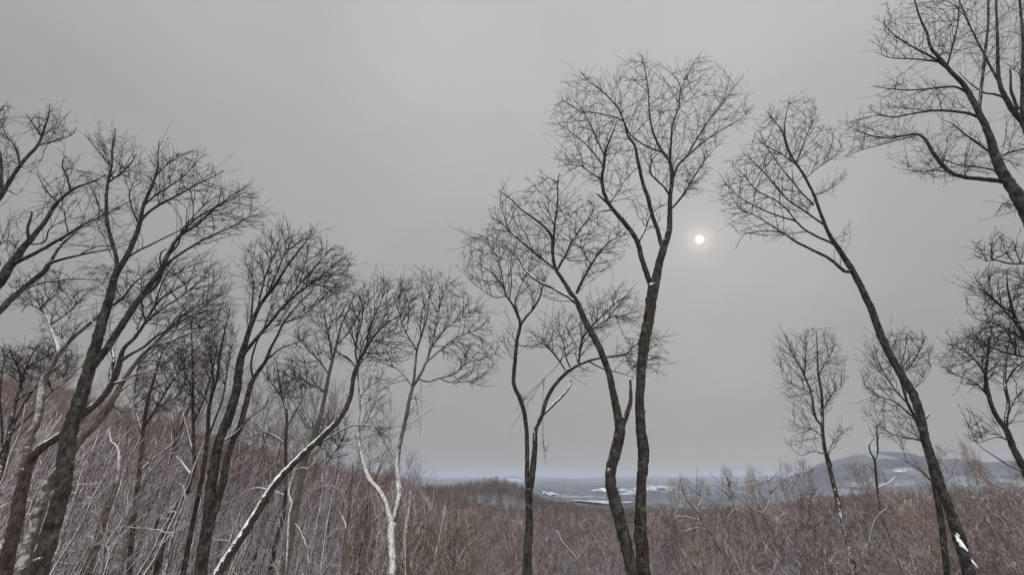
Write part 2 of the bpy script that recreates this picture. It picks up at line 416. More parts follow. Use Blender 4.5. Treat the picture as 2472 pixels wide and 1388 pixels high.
def inpoly(pts, poly):
    x, y = pts[:, 0], pts[:, 1]; ins = np.zeros(len(pts), bool); n = len(poly); dmin = np.full(len(pts), 1e9)
    for i in range(n):
        x1, y1 = poly[i]; x2, y2 = poly[(i + 1) % n]
        cnd = (y1 > y) != (y2 > y)
        with np.errstate(divide='ignore', invalid='ignore'): ins ^= cnd & (x < (x2 - x1) * (y - y1) / ((y2 - y1) or 1e-9) + x1)
        d = np.array([x2 - x1, y2 - y1]); l2 = (d * d).sum() + 1e-9
        tt = np.clip(((pts - (x1, y1)) @ d) / l2, 0, 1); dmin = np.minimum(dmin, np.linalg.norm(pts - (np.array([x1, y1]) + tt[:, None] * d), axis=1))
    return ins, dmin

TREES = 0
def tree(label, Y, stems, crowns, dep=2.2, bark=None, twig=None, group=None, bf=.42, c=1.5, twp=17., rtp=.33, seed=1, name='bare_tree', cat='tree', twn=3, up=.12, root=True, ang=.80):
    """stems: (kind, sideways depth, snow, 'x y r, ...'); the first is the trunk.  crowns: ([outline], spacing)"""
    global TREES; TREES += 1
    g = np.random.default_rng(seed * 101 + TREES)
    bark = bark or M_BARK; twig = twig or M_TWIG
    built = []; seedP = []; seedD = []; seedL = []; seedR = []
    parts = []
    for si, (kind, dy, snow, s) in enumerate(stems):
        a = parse(s); a[:, 2] *= .67 + .22 * np.clip(a[:, 2] / 15, 0, 1); L = a[:, 3] / max(a[-1, 3], 1)
        if si == 0: Y0 = Y; base_len = 0
        else:
            allp = np.concatenate(built); j = np.argmin(np.linalg.norm(allp[:, :2] - a[0, :2], axis=1)); Y0 = allp[j, 4]; base_len = allp[j, 5]
        wob = np.cumsum(g.normal(0, .012, len(a))) if si else np.cumsum(g.normal(0, .004, len(a)))
        Ys = Y0 + dy * L ** 1.2 + (wob - wob[0])
        P = []; rad_ = []
        for (px, py, r, _), yy in zip(a, Ys):
            p, sc = at(px, py, yy); P.append(p); rad_.append(r * sc)
        P = np.array(P); rad_ = np.array(rad_)
        built.append(np.column_stack([a[:, :3], L, Ys, base_len + a[:, 3]]))
        if si == 0 and root:
            b0 = P[0]; gz = float(height(b0[0], b0[1])); n = max(3, int((b0[2] - gz) / .5))
            drop = np.array([[b0[0], b0[1], gz - .3 + (b0[2] - gz + .3) * t] for t in np.linspace(0, 1, n, endpoint=False)])
            fl = 1 + .12 * (1 - np.linspace(0, 1, n, endpoint=False)) + .7 * np.exp(-np.linspace(0, 1, n, endpoint=False) * 12)
            P = np.concatenate([drop, P]); rad_ = np.concatenate([rad_[0] * fl, rad_]); a = np.concatenate([np.repeat(a[:1], n, 0), a])
        if si == 0: base = P[0].copy()
        rpx = a[:, 2].max(); sides = 14 if rpx > 7 else 9 if rpx > 3 else 6
        mb = MB(); stub = kind == 'stub'
        sn = snow if isinstance(snow, (int, float)) else np.interp(np.linspace(0, 1, len(P)), np.linspace(0, 1, len(snow)), snow)
        jit = g.normal(0, .06, P.shape) * rad_[:, None]
        mb.tube(P + jit, rad_, sides, sn, .022 if rpx > 6 else .035, True, jag=rad_[-1] * 2.5 if stub else 0)
        parts.append(({'t': 'trunk', 'l': 'limb', 's': 'broken_stub'}[kind[0]], mb))
        if not stub:
            mk = a[:, 2] < (4.6 if si else 3.4)
            if kind == 'tt': mk[:] = a[:, 2] < 99; mk[:len(mk) // 3] = False
            st = np.where(mk)[0][::2]
            Dn = unit(np.gradient(P, axis=0))
            seedP.append(P[st]); seedD.append(Dn[st]); seedR.append(rad_[st]); seedL.append((a[st, 3] * .12) * (F and P[st, 1] / F))
    rootob = empty(name, base); tag(rootob, label, cat, group)
    for nm, mb in parts: obj(nm, mb.mesh(nm, origin=base), bark, rootob)
    if crowns:
        T = []
        for ci, (poly, sp) in enumerate(crowns):
            sp = sp * .57
            poly = np.array(poly, float); lo = poly.min(0); hi = poly.max(0)
            gx, gy = np.meshgrid(np.arange(lo[0], hi[0], sp), np.arange(lo[1], hi[1], sp)); q = np.stack([gx.ravel(), gy.ravel()], 1)
            q = q + g.uniform(-.62, .62, q.shape) * sp
            ins, dm = inpoly(q, poly); edge = dm < sp * 1.1
            ph = g.uniform(0, 6.28, 4)          # uneven density: thin places and fuller clumps
            fld = np.sin(q[:, 0] * .045 + ph[0]) * np.cos(q[:, 1] * .052 + ph[1]) + .8 * np.sin(q[:, 0] * .10 - q[:, 1] * .08 + ph[2]) * np.cos(q[:, 1] * .11 + ph[3])
            keep = ins & ~(edge & (g.random(len(q)) < .50)) & (g.random(len(q)) > .04 + .5 * np.clip(fld - .35, 0, 1))
            q, dm = q[keep], dm[keep]
            if not len(q): continue
            mx = max(dm.max(), 1)
            off = dep * np.sqrt(np.clip(dm / mx, 0.02, 1)) * g.uniform(-1, 1, len(q))
            allp = np.concatenate(built)
            for (px, py), o in zip(q, off):
                j = np.argmin((allp[:, 0] - px) ** 2 + (allp[:, 1] - py) ** 2)
                p, _ = at(px, py, allp[j, 4] * .75 + Y * .25 + o); T.append(p)
        T = np.array(T); sP = np.concatenate(seedP); sD = np.concatenate(seedD); sL = np.concatenate(seedL); sR = np.concatenate(seedR)
        sc = Y / F * 1.25
        Pn, Dn, par, n0 = grow(sP, sD, sL, T, bf, c, ang)
        mb = MB(); branchwork(mb, Pn, Dn, par, n0, sR * .8, rtp * sc, twp * sc, twn, up, 0.0, g=g)
        obj('crown', mb.mesh('crown', origin=base), twig, rootob)
    return rootob

# tall oak whose trunk stands beside the sun
tree('tallest bare tree with thick dark trunk forking beside the pale sun', 13.0, [
 ('trunk', 0, .02, '1554 1392 18.5, 1548 1300 17.5, 1546 1220 14.5, 1548 1170 13, 1553 1110 14.5, 1552 1070 15.5, 1547 1030 13.5, 1545 960 12, 1549 880 13, 1556 820 14.5, 1567 760 14, 1577 690 14.5'),
 ('limb', .6, .03, '1577 700 13, 1591 638 11, 1603 596 10.5, 1615 559 8.5, 1617 507 7, 1618 470 6.5, 1622 432 6, 1617 390 5, 1596 362 4, 1577 320 3.4, 1568 278 2.6, 1566 231 2, 1562 194 1.6, 1552 137 .8'),
 ('limb', -.8, .08, '1574 695 9, 1561 660 8, 1549 624 7.5, 1540 587 7.5, 1524 559 7, 1502 531 7, 1474 498 6, 1458 465 5.5, 1453 432 5, 1458 400 4.4, 1463 362 3.6, 1474 334 2.8, 1487 301 1.6'),
 ('limb', 1.2, .0, '1603 600 8, 1596 587 7, 1587 554 6, 1575 521 6, 1563 474 6, 1552 442 5.5, 1540 390 5, 1533 353 4, 1516 329 3.4, 1507 297 3, 1493 264 2.4, 1470 236 2, 1442 212 1.6, 1418 194 1.2, 1400 172 .8'),
 ('limb', 1.0, .0, '1617 395 4.4, 1620 343 3.6, 1624 301 3, 1638 259 2.2, 1645 212 1.6, 1680 142 .8'),
 ('limb', 1.4, .0, '1624 430 4.4, 1638 399 4, 1659 376 3.4, 1680 339 2.8, 1708 296 2.2, 1741 254 1.6, 1774 208 .9'),
 ('limb', -1.2, .0, '1655 381 3, 1704 339 2.4, 1746 311 1.9, 1788 287 1.4, 1820 256 .8'),
 ('limb', -1.0, .12, '1619 505 4.2, 1643 479 3.8, 1661 451 3.4, 1678 423 2.4, 1704 385 1.8, 1727 357 1'),
 ('limb', -1.4, .12, '1615 470 3.8, 1603 452 3.2, 1587 437 3, 1570 416 2.6, 1576 384 2, 1598 362 1.3'),
 ('limb', -1.6, .0, '1598 368 3, 1559 353 2.6, 1521 325 2.4, 1502 292 2.2, 1451 275 1.9, 1400 268 1.5, 1362 245 1.2, 1336 257 .8'),
 ('limb', .8, .12, '1540 587 4.4, 1559 549 3.4, 1568 521 3, 1587 503 2.2, 1610 493 1.4'),
 ('limb', -1.3, .05, '1454 434 3.4, 1430 420 2.4, 1404 402 2, 1376 398 1.3, 1345 404 .8'),
 ('limb', -.7, .05, '1457 402 3.2, 1440 378 2.4, 1410 345 2, 1376 318 1.4, 1350 300 .8'),
 ('limb', .9, .05, '1460 378 3, 1446 348 2.3, 1428 306 1.9, 1409 270 1.5, 1385 240 .9'),
 ('limb', 1.0, .08, '1472 490 3.2, 1492 462 2.6, 1508 436 2, 1526 414 1.2'),
 ('stub', .2, .1, '1476 500 4.5, 1460 485 3.6, 1440 467 3.0'),
 ('stub', -.2, .1, '1479 507 3.2, 1462 508 3, 1446 512 2.2'),
 ('stub', .1, .02, '1551 1020 6, 1556 1000 2, 1559 985 1'),
], [([(1334,262),(1350,222),(1395,165),(1450,175),(1500,150),(1538,118),(1580,150),(1625,152),(1690,122),(1742,150),(1775,185),(1800,215),(1822,255),(1800,300),(1760,325),(1725,370),(1715,410),(1690,455),(1650,470),(1600,455),(1560,425),(1500,400),(1450,350)],15),
    ([(1334,262),(1460,300),(1530,420),(1560,500),(1540,540),(1505,480),(1440,452),(1370,425),(1326,382),(1352,340),(1318,305)],16),
    ([(1550,480),(1600,480),(1610,540),(1560,560)],18),([(1640,420),(1712,400),(1690,470),(1650,490)],17)], dep=2.6, seed=1)

tree('bent-trunked bare tree with a broken snag on its side, left of the tallest tree', 12.2, [
 ('trunk', .4, [.0,.02,.06,.02,0], '1528 1392 16, 1515 1330 16, 1502 1275 17, 1490 1232 17, 1477 1181 15.5, 1474 1136 14, 1487 1087 15, 1497 1040 14.5, 1492 1005 12, 1482 958 10.5, 1472 908 9.5, 1457 864 9.5, 1437 819 10, 1412 774 9, 1393 730 8, 1376 704 7, 1355 671 6, 1341 648 5.5, 1334 610 5, 1332 573 4.6, 1315 549 4, 1287 526 3.2, 1259 507 2.6, 1231 479 2, 1200 458 1'),
 ('stub', .3, .02, '1502 1030 8, 1512 1003 7.5, 1521 975 6.5, 1523 950 5.5, 1521 914 3.5'),
 ('limb', -.6, .05, '1335 615 4, 1339 545 3.6, 1346 488 2.8, 1347 437 1.8, 1352 416 .9'),
 ('limb', .9, .08, '1345 652 4.4, 1367 612 4.2, 1381 582 3.8, 1404 549 3, 1428 516 2.2, 1438 485 1.2'),
 ('limb', -.9, .12, '1392 708 5, 1404 680 4.6, 1428 638 4, 1446 610 3.4, 1474 582 2.6, 1502 568 1.8, 1530 560 .9'),
 ('limb', 1.2, .25, '1388 730 5.5, 1372 716 5, 1353 706 4.5, 1325 690 4.2, 1301 680 4, 1273 657 3.4, 1254 629 2.6, 1232 600 1.8, 1215 585 .9'),
 ('limb', 1.1, .1, '1343 652 4.2, 1315 629 4, 1278 598 3.4, 1240 568 2.6, 1217 545 1.8, 1185 525 .9'),
 ('limb', -1.1, .1, '1428 640 2.8, 1409 610 2.2, 1402 585 1.4, 1412 560 .8'),
], [([(1178,510),(1200,455),(1275,452),(1310,408),(1352,420),(1400,462),(1438,455),(1470,520),(1535,545),(1520,600),(1490,645),(1440,680),(1400,690),(1400,640),(1330,630),(1290,655),(1230,630),(1160,585)],15),
    ([(1225,640),(1290,640),(1330,690),(1380,720),(1340,740),(1270,690)],20)], dep=2.5, seed=2)

tree('slim tree with a low V fork, one fork arching right behind the tallest tree', 15.5, [
 ('trunk', .2, .0, '1273 1392 13.5, 1274 1330 12.5, 1278 1270 11.5, 1277 1215 10.5, 1276 1180 11'),
 ('limb', .5, [.05,0,0,.04,.12,0,0,0,0], '1276 1186 8, 1272 1150 7, 1273 1087 7, 1271 1037 6.5, 1266 997 7, 1256 963 7, 1241 930 6.2, 1241 898 6.2, 1244 864 6, 1249 819 5.6, 1256 782 5.4, 1246 752 4.4, 1234 730 3.6, 1221 712 3, 1214 690 2.4, 1190 660 1.8, 1160 640 1'),
 ('limb', -.9, .12, '1256 784 4.6, 1271 764 4.4, 1289 742 3.8, 1303 718 3, 1310 690 2, 1322 660 1'),
 ('limb', .8, .05, '1250 757 3.4, 1243 732 2.8, 1252 705 2.2, 1262 680 1.5, 1290 630 .8'),
 ('limb', -.7, .1, '1222 714 2.4, 1196 718 2, 1170 705 1.4, 1140 680 .8'),
 ('limb', -.8, .05, '1216 694 2.2, 1210 655 1.8, 1195 610 1.5, 1165 570 .9'),
 ('limb', .8, .05, '1230 724 2.2, 1235 680 1.8, 1232 640 1.4, 1240 600 .8'),
 ('limb', -.7, [.02,.02,.2,.15,.02,0,0,0,0,0], '1279 1180 10, 1286 1131 9.5, 1291 1082 8, 1293 1037 7, 1308 1002 6.6, 1318 968 6, 1333 938 6, 1353 913 6, 1378 891 5.4, 1407 876 4.6, 1437 866 4, 1477 860 3.6, 1511 854 2.8, 1531 834 2.4, 1560 822 1.8, 1590 815 .9'),
 ('stub', -.2, .3, '1309 1003 4, 1322 990 4.6, 1342 970 4.6, 1358 955 4, 1371 940 3.6, 1378 925 3, 1377 912 2.4'),
 ('limb', .8, .05, '1368 899 3, 1348 868 2.8, 1318 834 2.4, 1298 819 1.8, 1285 800 .9'),
 ('limb', -.9, .0, '1397 880 3.6, 1402 834 3.4, 1413 806 3, 1447 769 2.6, 1482 735 1.8, 1510 715 .9'),
 ('limb', .9, .0, '1430 794 2.2, 1470 768 2, 1500 764 1.6, 1530 772 .9'),
 ('limb', .6, .0, '1420 872 2.6, 1457 890 2.2, 1497 900 1.8, 1530 912 .9'),
 ('limb', -.7, .0, '1378 890 2.8, 1366 862 2.2, 1362 835 1.6, 1350 800 .9'),
 ('limb', -.7, .0, '1510 854 1.8, 1518 882 1.4, 1535 900 .8'),
], [([(1106,630),(1116,552),(1150,560),(1185,530),(1240,575),(1300,600),(1335,640),(1318,700),(1290,735),(1215,720),(1160,700),(1130,680)],14),
    ([(1205,800),(1235,770),(1244,800),(1240,850),(1205,840)],15),([(1262,780),(1300,790),(1335,830),(1290,850),(1258,840)],15),
    ([(1288,820),(1320,765),(1375,745),(1450,700),(1520,680),(1560,740),(1545,790),(1500,790),(1440,830),(1410,870),(1370,870),(1320,850)],15),
    ([(1470,870),(1490,830),(1560,795),(1618,812),(1612,860),(1592,905),(1530,905),(1500,890)],14),
    ([(1240,990),(1255,940),(1290,915),(1300,960),(1280,1000)],20),([(1296,1120),(1310,1060),(1330,1070),(1318,1110)],18),
    ([(1375,900),(1400,880),(1440,900),(1420,940)],20)], dep=2.2, seed=3)

tree('white snow-plastered tree forking in a V beside the rusty brush', 17.0, [
 ('trunk', .1, .40, '947 1392 10.5, 947 1338 10, 944 1295 10.5, 947 1262 11'),
 ('limb', .5, [.4,.4,.38,.3,.3,.3,.25,.2,.05,0], '946 1268 8, 937 1237 7, 929 1209 7, 914 1183 7, 893 1158 6.5, 882 1133 6, 871 1093 5.5, 864 1050 5, 864 1020 4, 869 985 3.4, 866 942 3.2, 864 900 3, 868 860 2.6, 880 820 2.2, 905 780 1.6, 925 740 1'),
 ('limb', -.4, [.42,.42,.4,.35,.05,.1,0,0,0,0,0], '948 1264 8, 956 1237 8, 963 1194 8, 961 1162 8, 958 1128 7.5, 963 1086 6.5, 972 1043 6, 983 996 6, 988 964 5.5, 997 931 5.2, 1001 900 4.2, 1005 860 3.6, 1010 832 3.2, 1021 800 2.8, 1032 759 2.2, 1036 716 1.6, 1040 680 .9'),
 ('limb', .8, .12, '995 935 5, 1006 919 4.8, 1028 876 4.2, 1045 824 3, 1055 777 2.2, 1065 725 1.6, 1080 680 .9'),
 ('limb', -.8, .05, '1014 915 3.6, 1033 921 3.4, 1058 913 3, 1097 902 2.6, 1127 876 2.2, 1157 868 1.7, 1195 855 .9'),
 ('limb', .4, .05, '1062 911 2.4, 1075 920 2.2, 1097 923 1.9, 1127 921 1.6, 1160 930 1.2, 1192 932 .8'),
 ('limb', -.8, .05, '1028 876 3, 1062 846 2.6, 1094 820 2.1, 1130 802 1.6, 1180 790 .9'),
 ('limb', .8, .05, '1035 850 2.6, 1070 800 2.2, 1110 770 1.7, 1150 745 .9'),
 ('limb', -.7, .05, '1006 845 2.8, 985 812 2.4, 972 785 2, 962 750 1.5, 948 712 .9'),
 ('limb', .9, .05, '994 930 2.6, 965 895 2.2, 935 880 1.8, 905 868 1.2, 885 860 .8'),
 ('limb', .7, .05, '867 960 2, 890 935 1.7, 915 920 1.3, 945 912 .8'),
 ('limb', -.7, .05, '865 1040 2, 885 1030 1.7, 910 1045 1.3, 935 1060 .8'),
 ('limb', -.7, .05, '990 965 1.8, 1003 962 1.5, 1026 968 1'),
], [([(945,700),(985,665),(1030,650),(1085,660),(1130,700),(1180,745),(1195,790),(1160,800),(1100,790),(1040,840),(1000,800),(960,760)],14),
    ([(1040,850),(1110,800),(1195,790),(1215,850),(1190,925),(1130,932),(1080,925),(1090,880)],15),
    ([(885,780),(940,760),(960,820),(940,860),(890,900),(870,860)],16),
    ([(870,900),(930,880),(960,910),(940,980),(880,1000)],18),([(880,1020),(940,1030),(950,1080),(900,1060)],19),
    ([(985,960),(1010,930),(1030,965),(1005,1060),(985,1040)],20)], dep=2.2, seed=4, bark=M_WHITE)

tree('leaning tree sweeping up right with snow along the upper side of its trunk', 15.0, [
 ('trunk', .5, [.16,.16,.15,.14,.1,0,0,0,0], '522 1392 13, 545 1352 12.5, 572 1313 12, 622 1234 11, 666 1165 10.5, 716 1111 9.5, 774 1057 9, 813 1018 8.4, 835 985 7.6, 849 946 6.8, 853 906 5.5, 865 876 4.8, 881 846 4.2, 906 807 3.6, 932 781 3, 967 759 2.2, 995 735 1.2'),
 ('limb', -.8, .04, '852 925 4.2, 863 885 3.6, 858 850 3, 863 815 2.6, 872 780 2.2, 880 735 1.5, 890 700 .9'),
 ('limb', .9, .08, '747 1080 4, 784 1062 3.6, 829 1035 3, 857 1026 2.6, 889 1026 2, 920 1040 1.5, 945 1065 .9'),
 ('limb', -.8, .04, '884 842 3, 890 800 2.4, 905 760 2, 925 715 1.4, 935 675 .8'),
 ('limb', .9, .04, '906 807 2.8, 930 760 2.3, 955 725 1.8, 975 685 .9'),
 ('limb', .7, .04, '856 900 3, 885 862 2.6, 925 868 2.2, 965 872 1.7, 1000 862 .9'),
 ('limb', -.7, .04, '860 885 2.8, 835 860 2.4, 812 850 1.8, 790 830 .9'),
 ('limb', .5, .04, '895 825 2.6, 930 815 2, 965 800 1.5, 1000 790 .8'),
 ('stub', .1, .05, '841 968 2.5, 838 955 1.8, 835 944 1'),
], [([(826,760),(850,700),(880,680),(920,655),(975,665),(1005,700),(1005,745),(970,790),(930,830),(880,870),(845,840)],13),
    ([(890,860),(960,800),(1010,790),(1010,860),(950,885)],17),([(780,820),(830,830),(850,880),(800,880)],17),([(880,1000),(950,1030),(950,1090),(900,1060)],20)], dep=2.0, seed=5, bark=M_BARK2, ang=.94, c=2.4, bf=.3)

tree('straight grey-green trunk crossing behind the leaning tree, forking high up', 19.0, [
 ('trunk', .3, 0, '684 1392 10.5, 691 1356 10, 705 1284 9, 720 1194 8.2, 734 1122 8, 752 1068 7.4, 774 1003 6.6, 785 953 6, 795 900 5.2, 802 872 4.6, 811 837 3.8, 824 785 3, 842 746 2.2, 858 705 1'),
 ('limb', .8, .04, '801 872 3.6, 800 846 3, 794 811 2.5, 777 742 1.7, 765 712 .9'),
 ('limb', -.8, .04, '812 832 2.8, 840 805 2.3, 858 775 1.7, 880 730 .9'),
 ('limb', .8, .04, '795 905 3, 770 870 2.5, 745 845 2, 720 815 1.2, 705 800 .8'),
 ('limb', -.6, .04, '786 950 2.8, 765 930 2.4, 730 925 1.9, 695 905 1.4, 665 890 .8'),
 ('limb', .6, .04, '760 1040 2.4, 735 1020 2, 710 975 1.7, 690 940 1.3, 680 900 .8'),
 ('limb', .6, .2, '738 1135 2.8, 752 1125 2.2, 762 1110 1.2'),
], [([(700,800),(745,720),(775,700),(850,690),(885,715),(870,770),(820,840),(790,880),(740,860)],15),([(650,900),(700,870),(760,870),(780,930),(740,960),(680,950)],16),([(690,960),(740,960),(740,1020),(700,1010)],19)],
 dep=2.0, seed=6, bark=M_MOSS)

tree('two-stemmed tree with dense broom-like crown swept right, beside the leaning tree', 15.5, [
 ('trunk', .3, .02, '484 1392 15, 489 1350 14.5, 502 1264 14, 510 1177 13, 519 1112 12.5, 532 1056 12, 553 1004 12, 571 939 11, 579 874 10, 590 835 8, 608 781 6.4, 630 733 5.6, 664 690 4.8, 690 647 3.8, 716 612 2.8, 745 575 1.6, 755 550 .8'),
 ('limb', 1.0, .02, '497 1300 10, 508 1260 9.5, 519 1230 10, 540 1155 9.5, 549 1104 9, 562 1065 8.5, 579 1030 8, 592 983 7.5, 610 918 7, 640 874 5.4, 651 846 4.6, 669 811 3.8, 686 777 3, 715 740 2.2, 755 700 1.2'),
 ('limb', -.9, .02, '586 858 6, 612 825 5.4, 647 785 4.6, 682 742 4, 725 703 3.2, 768 673 2.4, 803 643 1.6, 835 620 .8'),
 ('limb', .8, .02, '600 805 4, 607 760 3.2, 610 715 2.6, 612 680 2, 600 650 1.4, 588 620 .8'),
 ('limb', .9, .02, '622 748 3.4, 632 700 2.8, 645 655 2.2, 665 610 1.6, 680 565 .8'),
 ('limb', -.6, .02, '640 722 3, 664 670 2.6, 680 630 2.1, 700 590 1.5, 712 550 .8'),
 ('limb', .8, .02, '690 735 3, 720 690 2.4, 755 650 1.9, 790 610 1.3, 815 590 .8'),
 ('limb', -.5, .02, '612 916 4, 606 880 3.4, 618 830 2.8, 640 785 2.2, 655 740 1.2'),
 ('limb', .8, .05, '545 1062 4, 575 1040 3.4, 605 1005 2.8, 640 980 2.4, 650 955 1.5, 670 960 .9'),
 ('limb', -.8, .02, '645 868 3, 665 850 2.6, 690 835 2.2, 715 828 1.6, 745 818 .9'),
 ('limb', .7, .02, '686 778 2.6, 725 765 2, 765 735 1.5, 800 700 .8'),
], [([(576,640),(590,590),(640,560),(690,530),(722,560),(762,540),(790,580),(822,590),(862,635),(850,690),(800,720),(745,700),(700,690),(650,690),(600,720)],13),
    ([(640,690),(700,660),(850,640),(855,700),(790,730),(740,760),(690,800),(640,790)],15),([(572,680),(620,690),(610,800),(585,780)],19),
    ([(650,830),(720,800),(760,810),(720,850)],18)], dep=2.2, seed=7, twn=4, ang=.96, c=2.6, bf=.3)

tree('big dark-barked tree forking into tall swept stems at the left, with one stub-ended limb', 11.5, [
 ('trunk', .3, 0, '92 1395 20.5, 105 1340 19, 117 1300 18.5, 132 1250 17.5, 151 1177 17, 160 1091 17, 173 1026 16, 195 961 15, 212 900 13.5, 230 840 12.5, 242 795 11.5, 258 740 10.5, 272 689 9, 281 658 8, 303 624 7, 320 589 6.4, 337 542 5.8, 346 498 4.8, 368 446 4, 380 408 2.6, 382 370 1.5, 384 340 .8'),
 ('limb', .9, .03, '280 668 6, 282 630 5.4, 272 589 5, 259 537 4.8, 257 477 4.2, 262 433 3.6, 270 399 3, 271 364 2.4, 277 330 1.6, 279 308 .8'),
 ('limb', -.5, .08, '208 905 9.5, 228 880 9, 259 840 9, 285 800 9, 320 745 8.4, 359 693 7.2, 389 650 6.4, 406 615 5.6, 432 572 4.6, 476 542 3.6, 519 503 2.8, 560 480 1.9, 600 460 .9'),
 ('limb', .8, .05, '345 715 5, 376 690 4.6, 398 645 4.2, 432 615 3.8, 497 576 3, 562 546 2.2, 605 522 1.5, 645 520 .8'),
 ('limb', -.8, .03, '338 535 4.2, 360 512 3.8, 389 492 3.4, 432 470 2.8, 476 445 2.2, 519 425 1.3, 540 412 .8'),
 ('limb', .8, .03, '348 495 3.4, 378 470 3, 410 450 2.4, 450 420 1.8, 480 385 1.2, 500 370 .7'),
 ('limb', .6, .03, '376 425 2.4, 400 400 2, 430 380 1.5, 470 362 .8'),
 ('limb', -.6, .03, '331 535 2.8, 318 500 2.4, 312 470 1.8, 322 440 1'),
 ('limb', .8, .03, '259 530 3, 240 500 2.4, 228 470 1.9, 215 440 1.2, 205 420 .7'),
 ('limb', -.8, .03, '262 440 2.6, 290 420 2.1, 315 395 1.6, 330 370 .9'),
 ('limb', -.9, .03, '268 400 2.4, 245 375 2, 225 350 1.6, 205 325 .8'),
 ('limb', .8, .03, '405 618 3.6, 430 590 3, 440 555 2.4, 470 520 1.8, 505 480 1'),
 ('limb', -.6, .03, '425 580 3.4, 470 530 2.8, 520 500 2.2, 565 470 1.6, 610 440 .8'),
 ('limb', -1.0, .03, '303 625 3.2, 335 605 2.8, 362 592 2.6, 390 578 2.2, 430 558 1.6, 460 540 .9'),
 ('stub', .2, .03, '390 648 3, 386 625 2.6, 390 608 2.2, 402 602 1.8'),
 ('limb', -.8, .05, '272 738 3.4, 300 715 3, 318 690 2.5, 340 670 1.8, 365 650 1'),
], [([(205,330),(240,312),(280,305),(330,350),(345,400),(390,335),(430,365),(480,355),(520,395),(545,420),(540,470),(480,500),(420,500),(360,480),(320,440),(260,440)],14),
    ([(420,560),(480,510),(540,450),(590,435),(635,465),(635,500),(658,520),(640,545),(560,575),(480,600)],14),
    ([(190,420),(250,400),(260,520),(300,570),(250,600),(215,540)],18),([(300,480),(340,430),(350,540),(320,570)],18),
    ([(350,640),(400,600),(420,660),(360,700)],20)], dep=2.4, seed=8, twn=3, ang=.92, c=2.4, bf=.3)

tree('dark tree behind the big forked one, leaning right with a snowy bent lower trunk', 14.0, [
 ('trunk', .4, [-.1,-.06,.02,.06,.03,0,0], '10 1392 15, 22 1330 14.5, 38 1260 14, 56 1169 13, 69 1117 12, 99 1082 11, 156 1043 10.5, 195 1004 10, 242 965 9, 268 930 8.2, 285 890 8, 290 868 7, 300 840 5.4, 325 815 4.6, 350 780 4, 372 742 3.4, 400 712 2.6, 440 690 1.8, 480 660 1'),
 ('limb', .8, .05, '268 932 6, 268 895 5, 275 870 4.4, 270 840 3.6, 262 815 2.8, 240 790 2, 215 770 1'),
 ('limb', -.8, .05, '292 872 5, 315 855 4.6, 346 838 4, 380 810 3.4, 415 790 2.8, 455 765 2, 490 740 1'),
 ('limb', .9, .05, '325 815 3.6, 335 780 3, 345 745 2.4, 340 705 1.8, 335 665 1'),
 ('limb', -.6, .05, '350 780 3.2, 392 745 2.7, 430 720 2.1, 470 690 1.5, 510 660 .8'),
 ('limb', .8, .05, '400 800 2.8, 445 795 2.3, 490 790 1.7, 535 785 .9'),
 ('limb', -.8, .05, '374 740 2.8, 385 700 2.2, 405 660 1.7, 430 625 .9'),
 ('stub', 0, .12, '275 925 5, 295 920 3.6, 315 912 1.6'),
], [([(190,650),(240,630),(330,640),(420,615),(480,600),(540,640),(572,670),(560,700),(520,730),(560,760),(500,790),(440,800),(380,800),(340,780),(280,740),(210,700)],15),
    ([(200,760),(260,740),(290,830),(240,830)],20)], dep=2.3, seed=9, bark=M_BARK2, twn=3, ang=.94, c=2.4, bf=.3)

tree('tree whose lower trunk is plastered white, rising right from behind the big dark trunk', 15.5, [
 ('trunk', .4, [.27,.26,.24,.2,.08,.05,0,0,0], '50 1392 14, 62 1340 13.5, 82 1275 13, 99 1220 12.5, 117 1165 12, 164 1108 11, 190 1065 10.5, 225 1030 9.8, 259 987 9, 280 950 8, 294 925 7, 320 887 5.8, 345 855 4.8, 368 836 4.2, 400 800 3.5, 440 765 2.8, 480 738 2, 530 710 1'),
 ('limb', .7, .08, '268 975 4, 290 990 3.4, 308 992 3, 322 975 2, 330 962 1'),
 ('limb', .8, .05, '330 878 3.6, 360 870 3, 400 872 2.4, 440 860 1.8, 480 850 .9'),
 ('limb', -.8, .05, '300 915 3.6, 345 900 3, 400 900 2.4, 450 895 1.7, 500 890 .9'),
 ('limb', .8, .05, '368 836 3.2, 410 825 2.6, 455 805 2, 500 800 1.5, 545 790 .8'),
 ('limb', -.8, .05, '402 800 2.8, 430 775 2.3, 470 770 1.8, 520 755 .9'),
 ('limb', -.8, .12, '200 1052 3.6, 230 1010 3, 270 965 2.5, 310 930 2, 350 915 1.4, 400 895 .8'),
], [([(340,850),(400,780),(460,720),(520,690),(570,690),(565,740),(545,790),(510,800),(450,830),(400,860)],15),([(380,860),(500,800),(540,840),(500,900),(400,905)],21)], dep=2.0, seed=10, bark=M_WHITE, ang=.94, c=2.4, bf=.3)

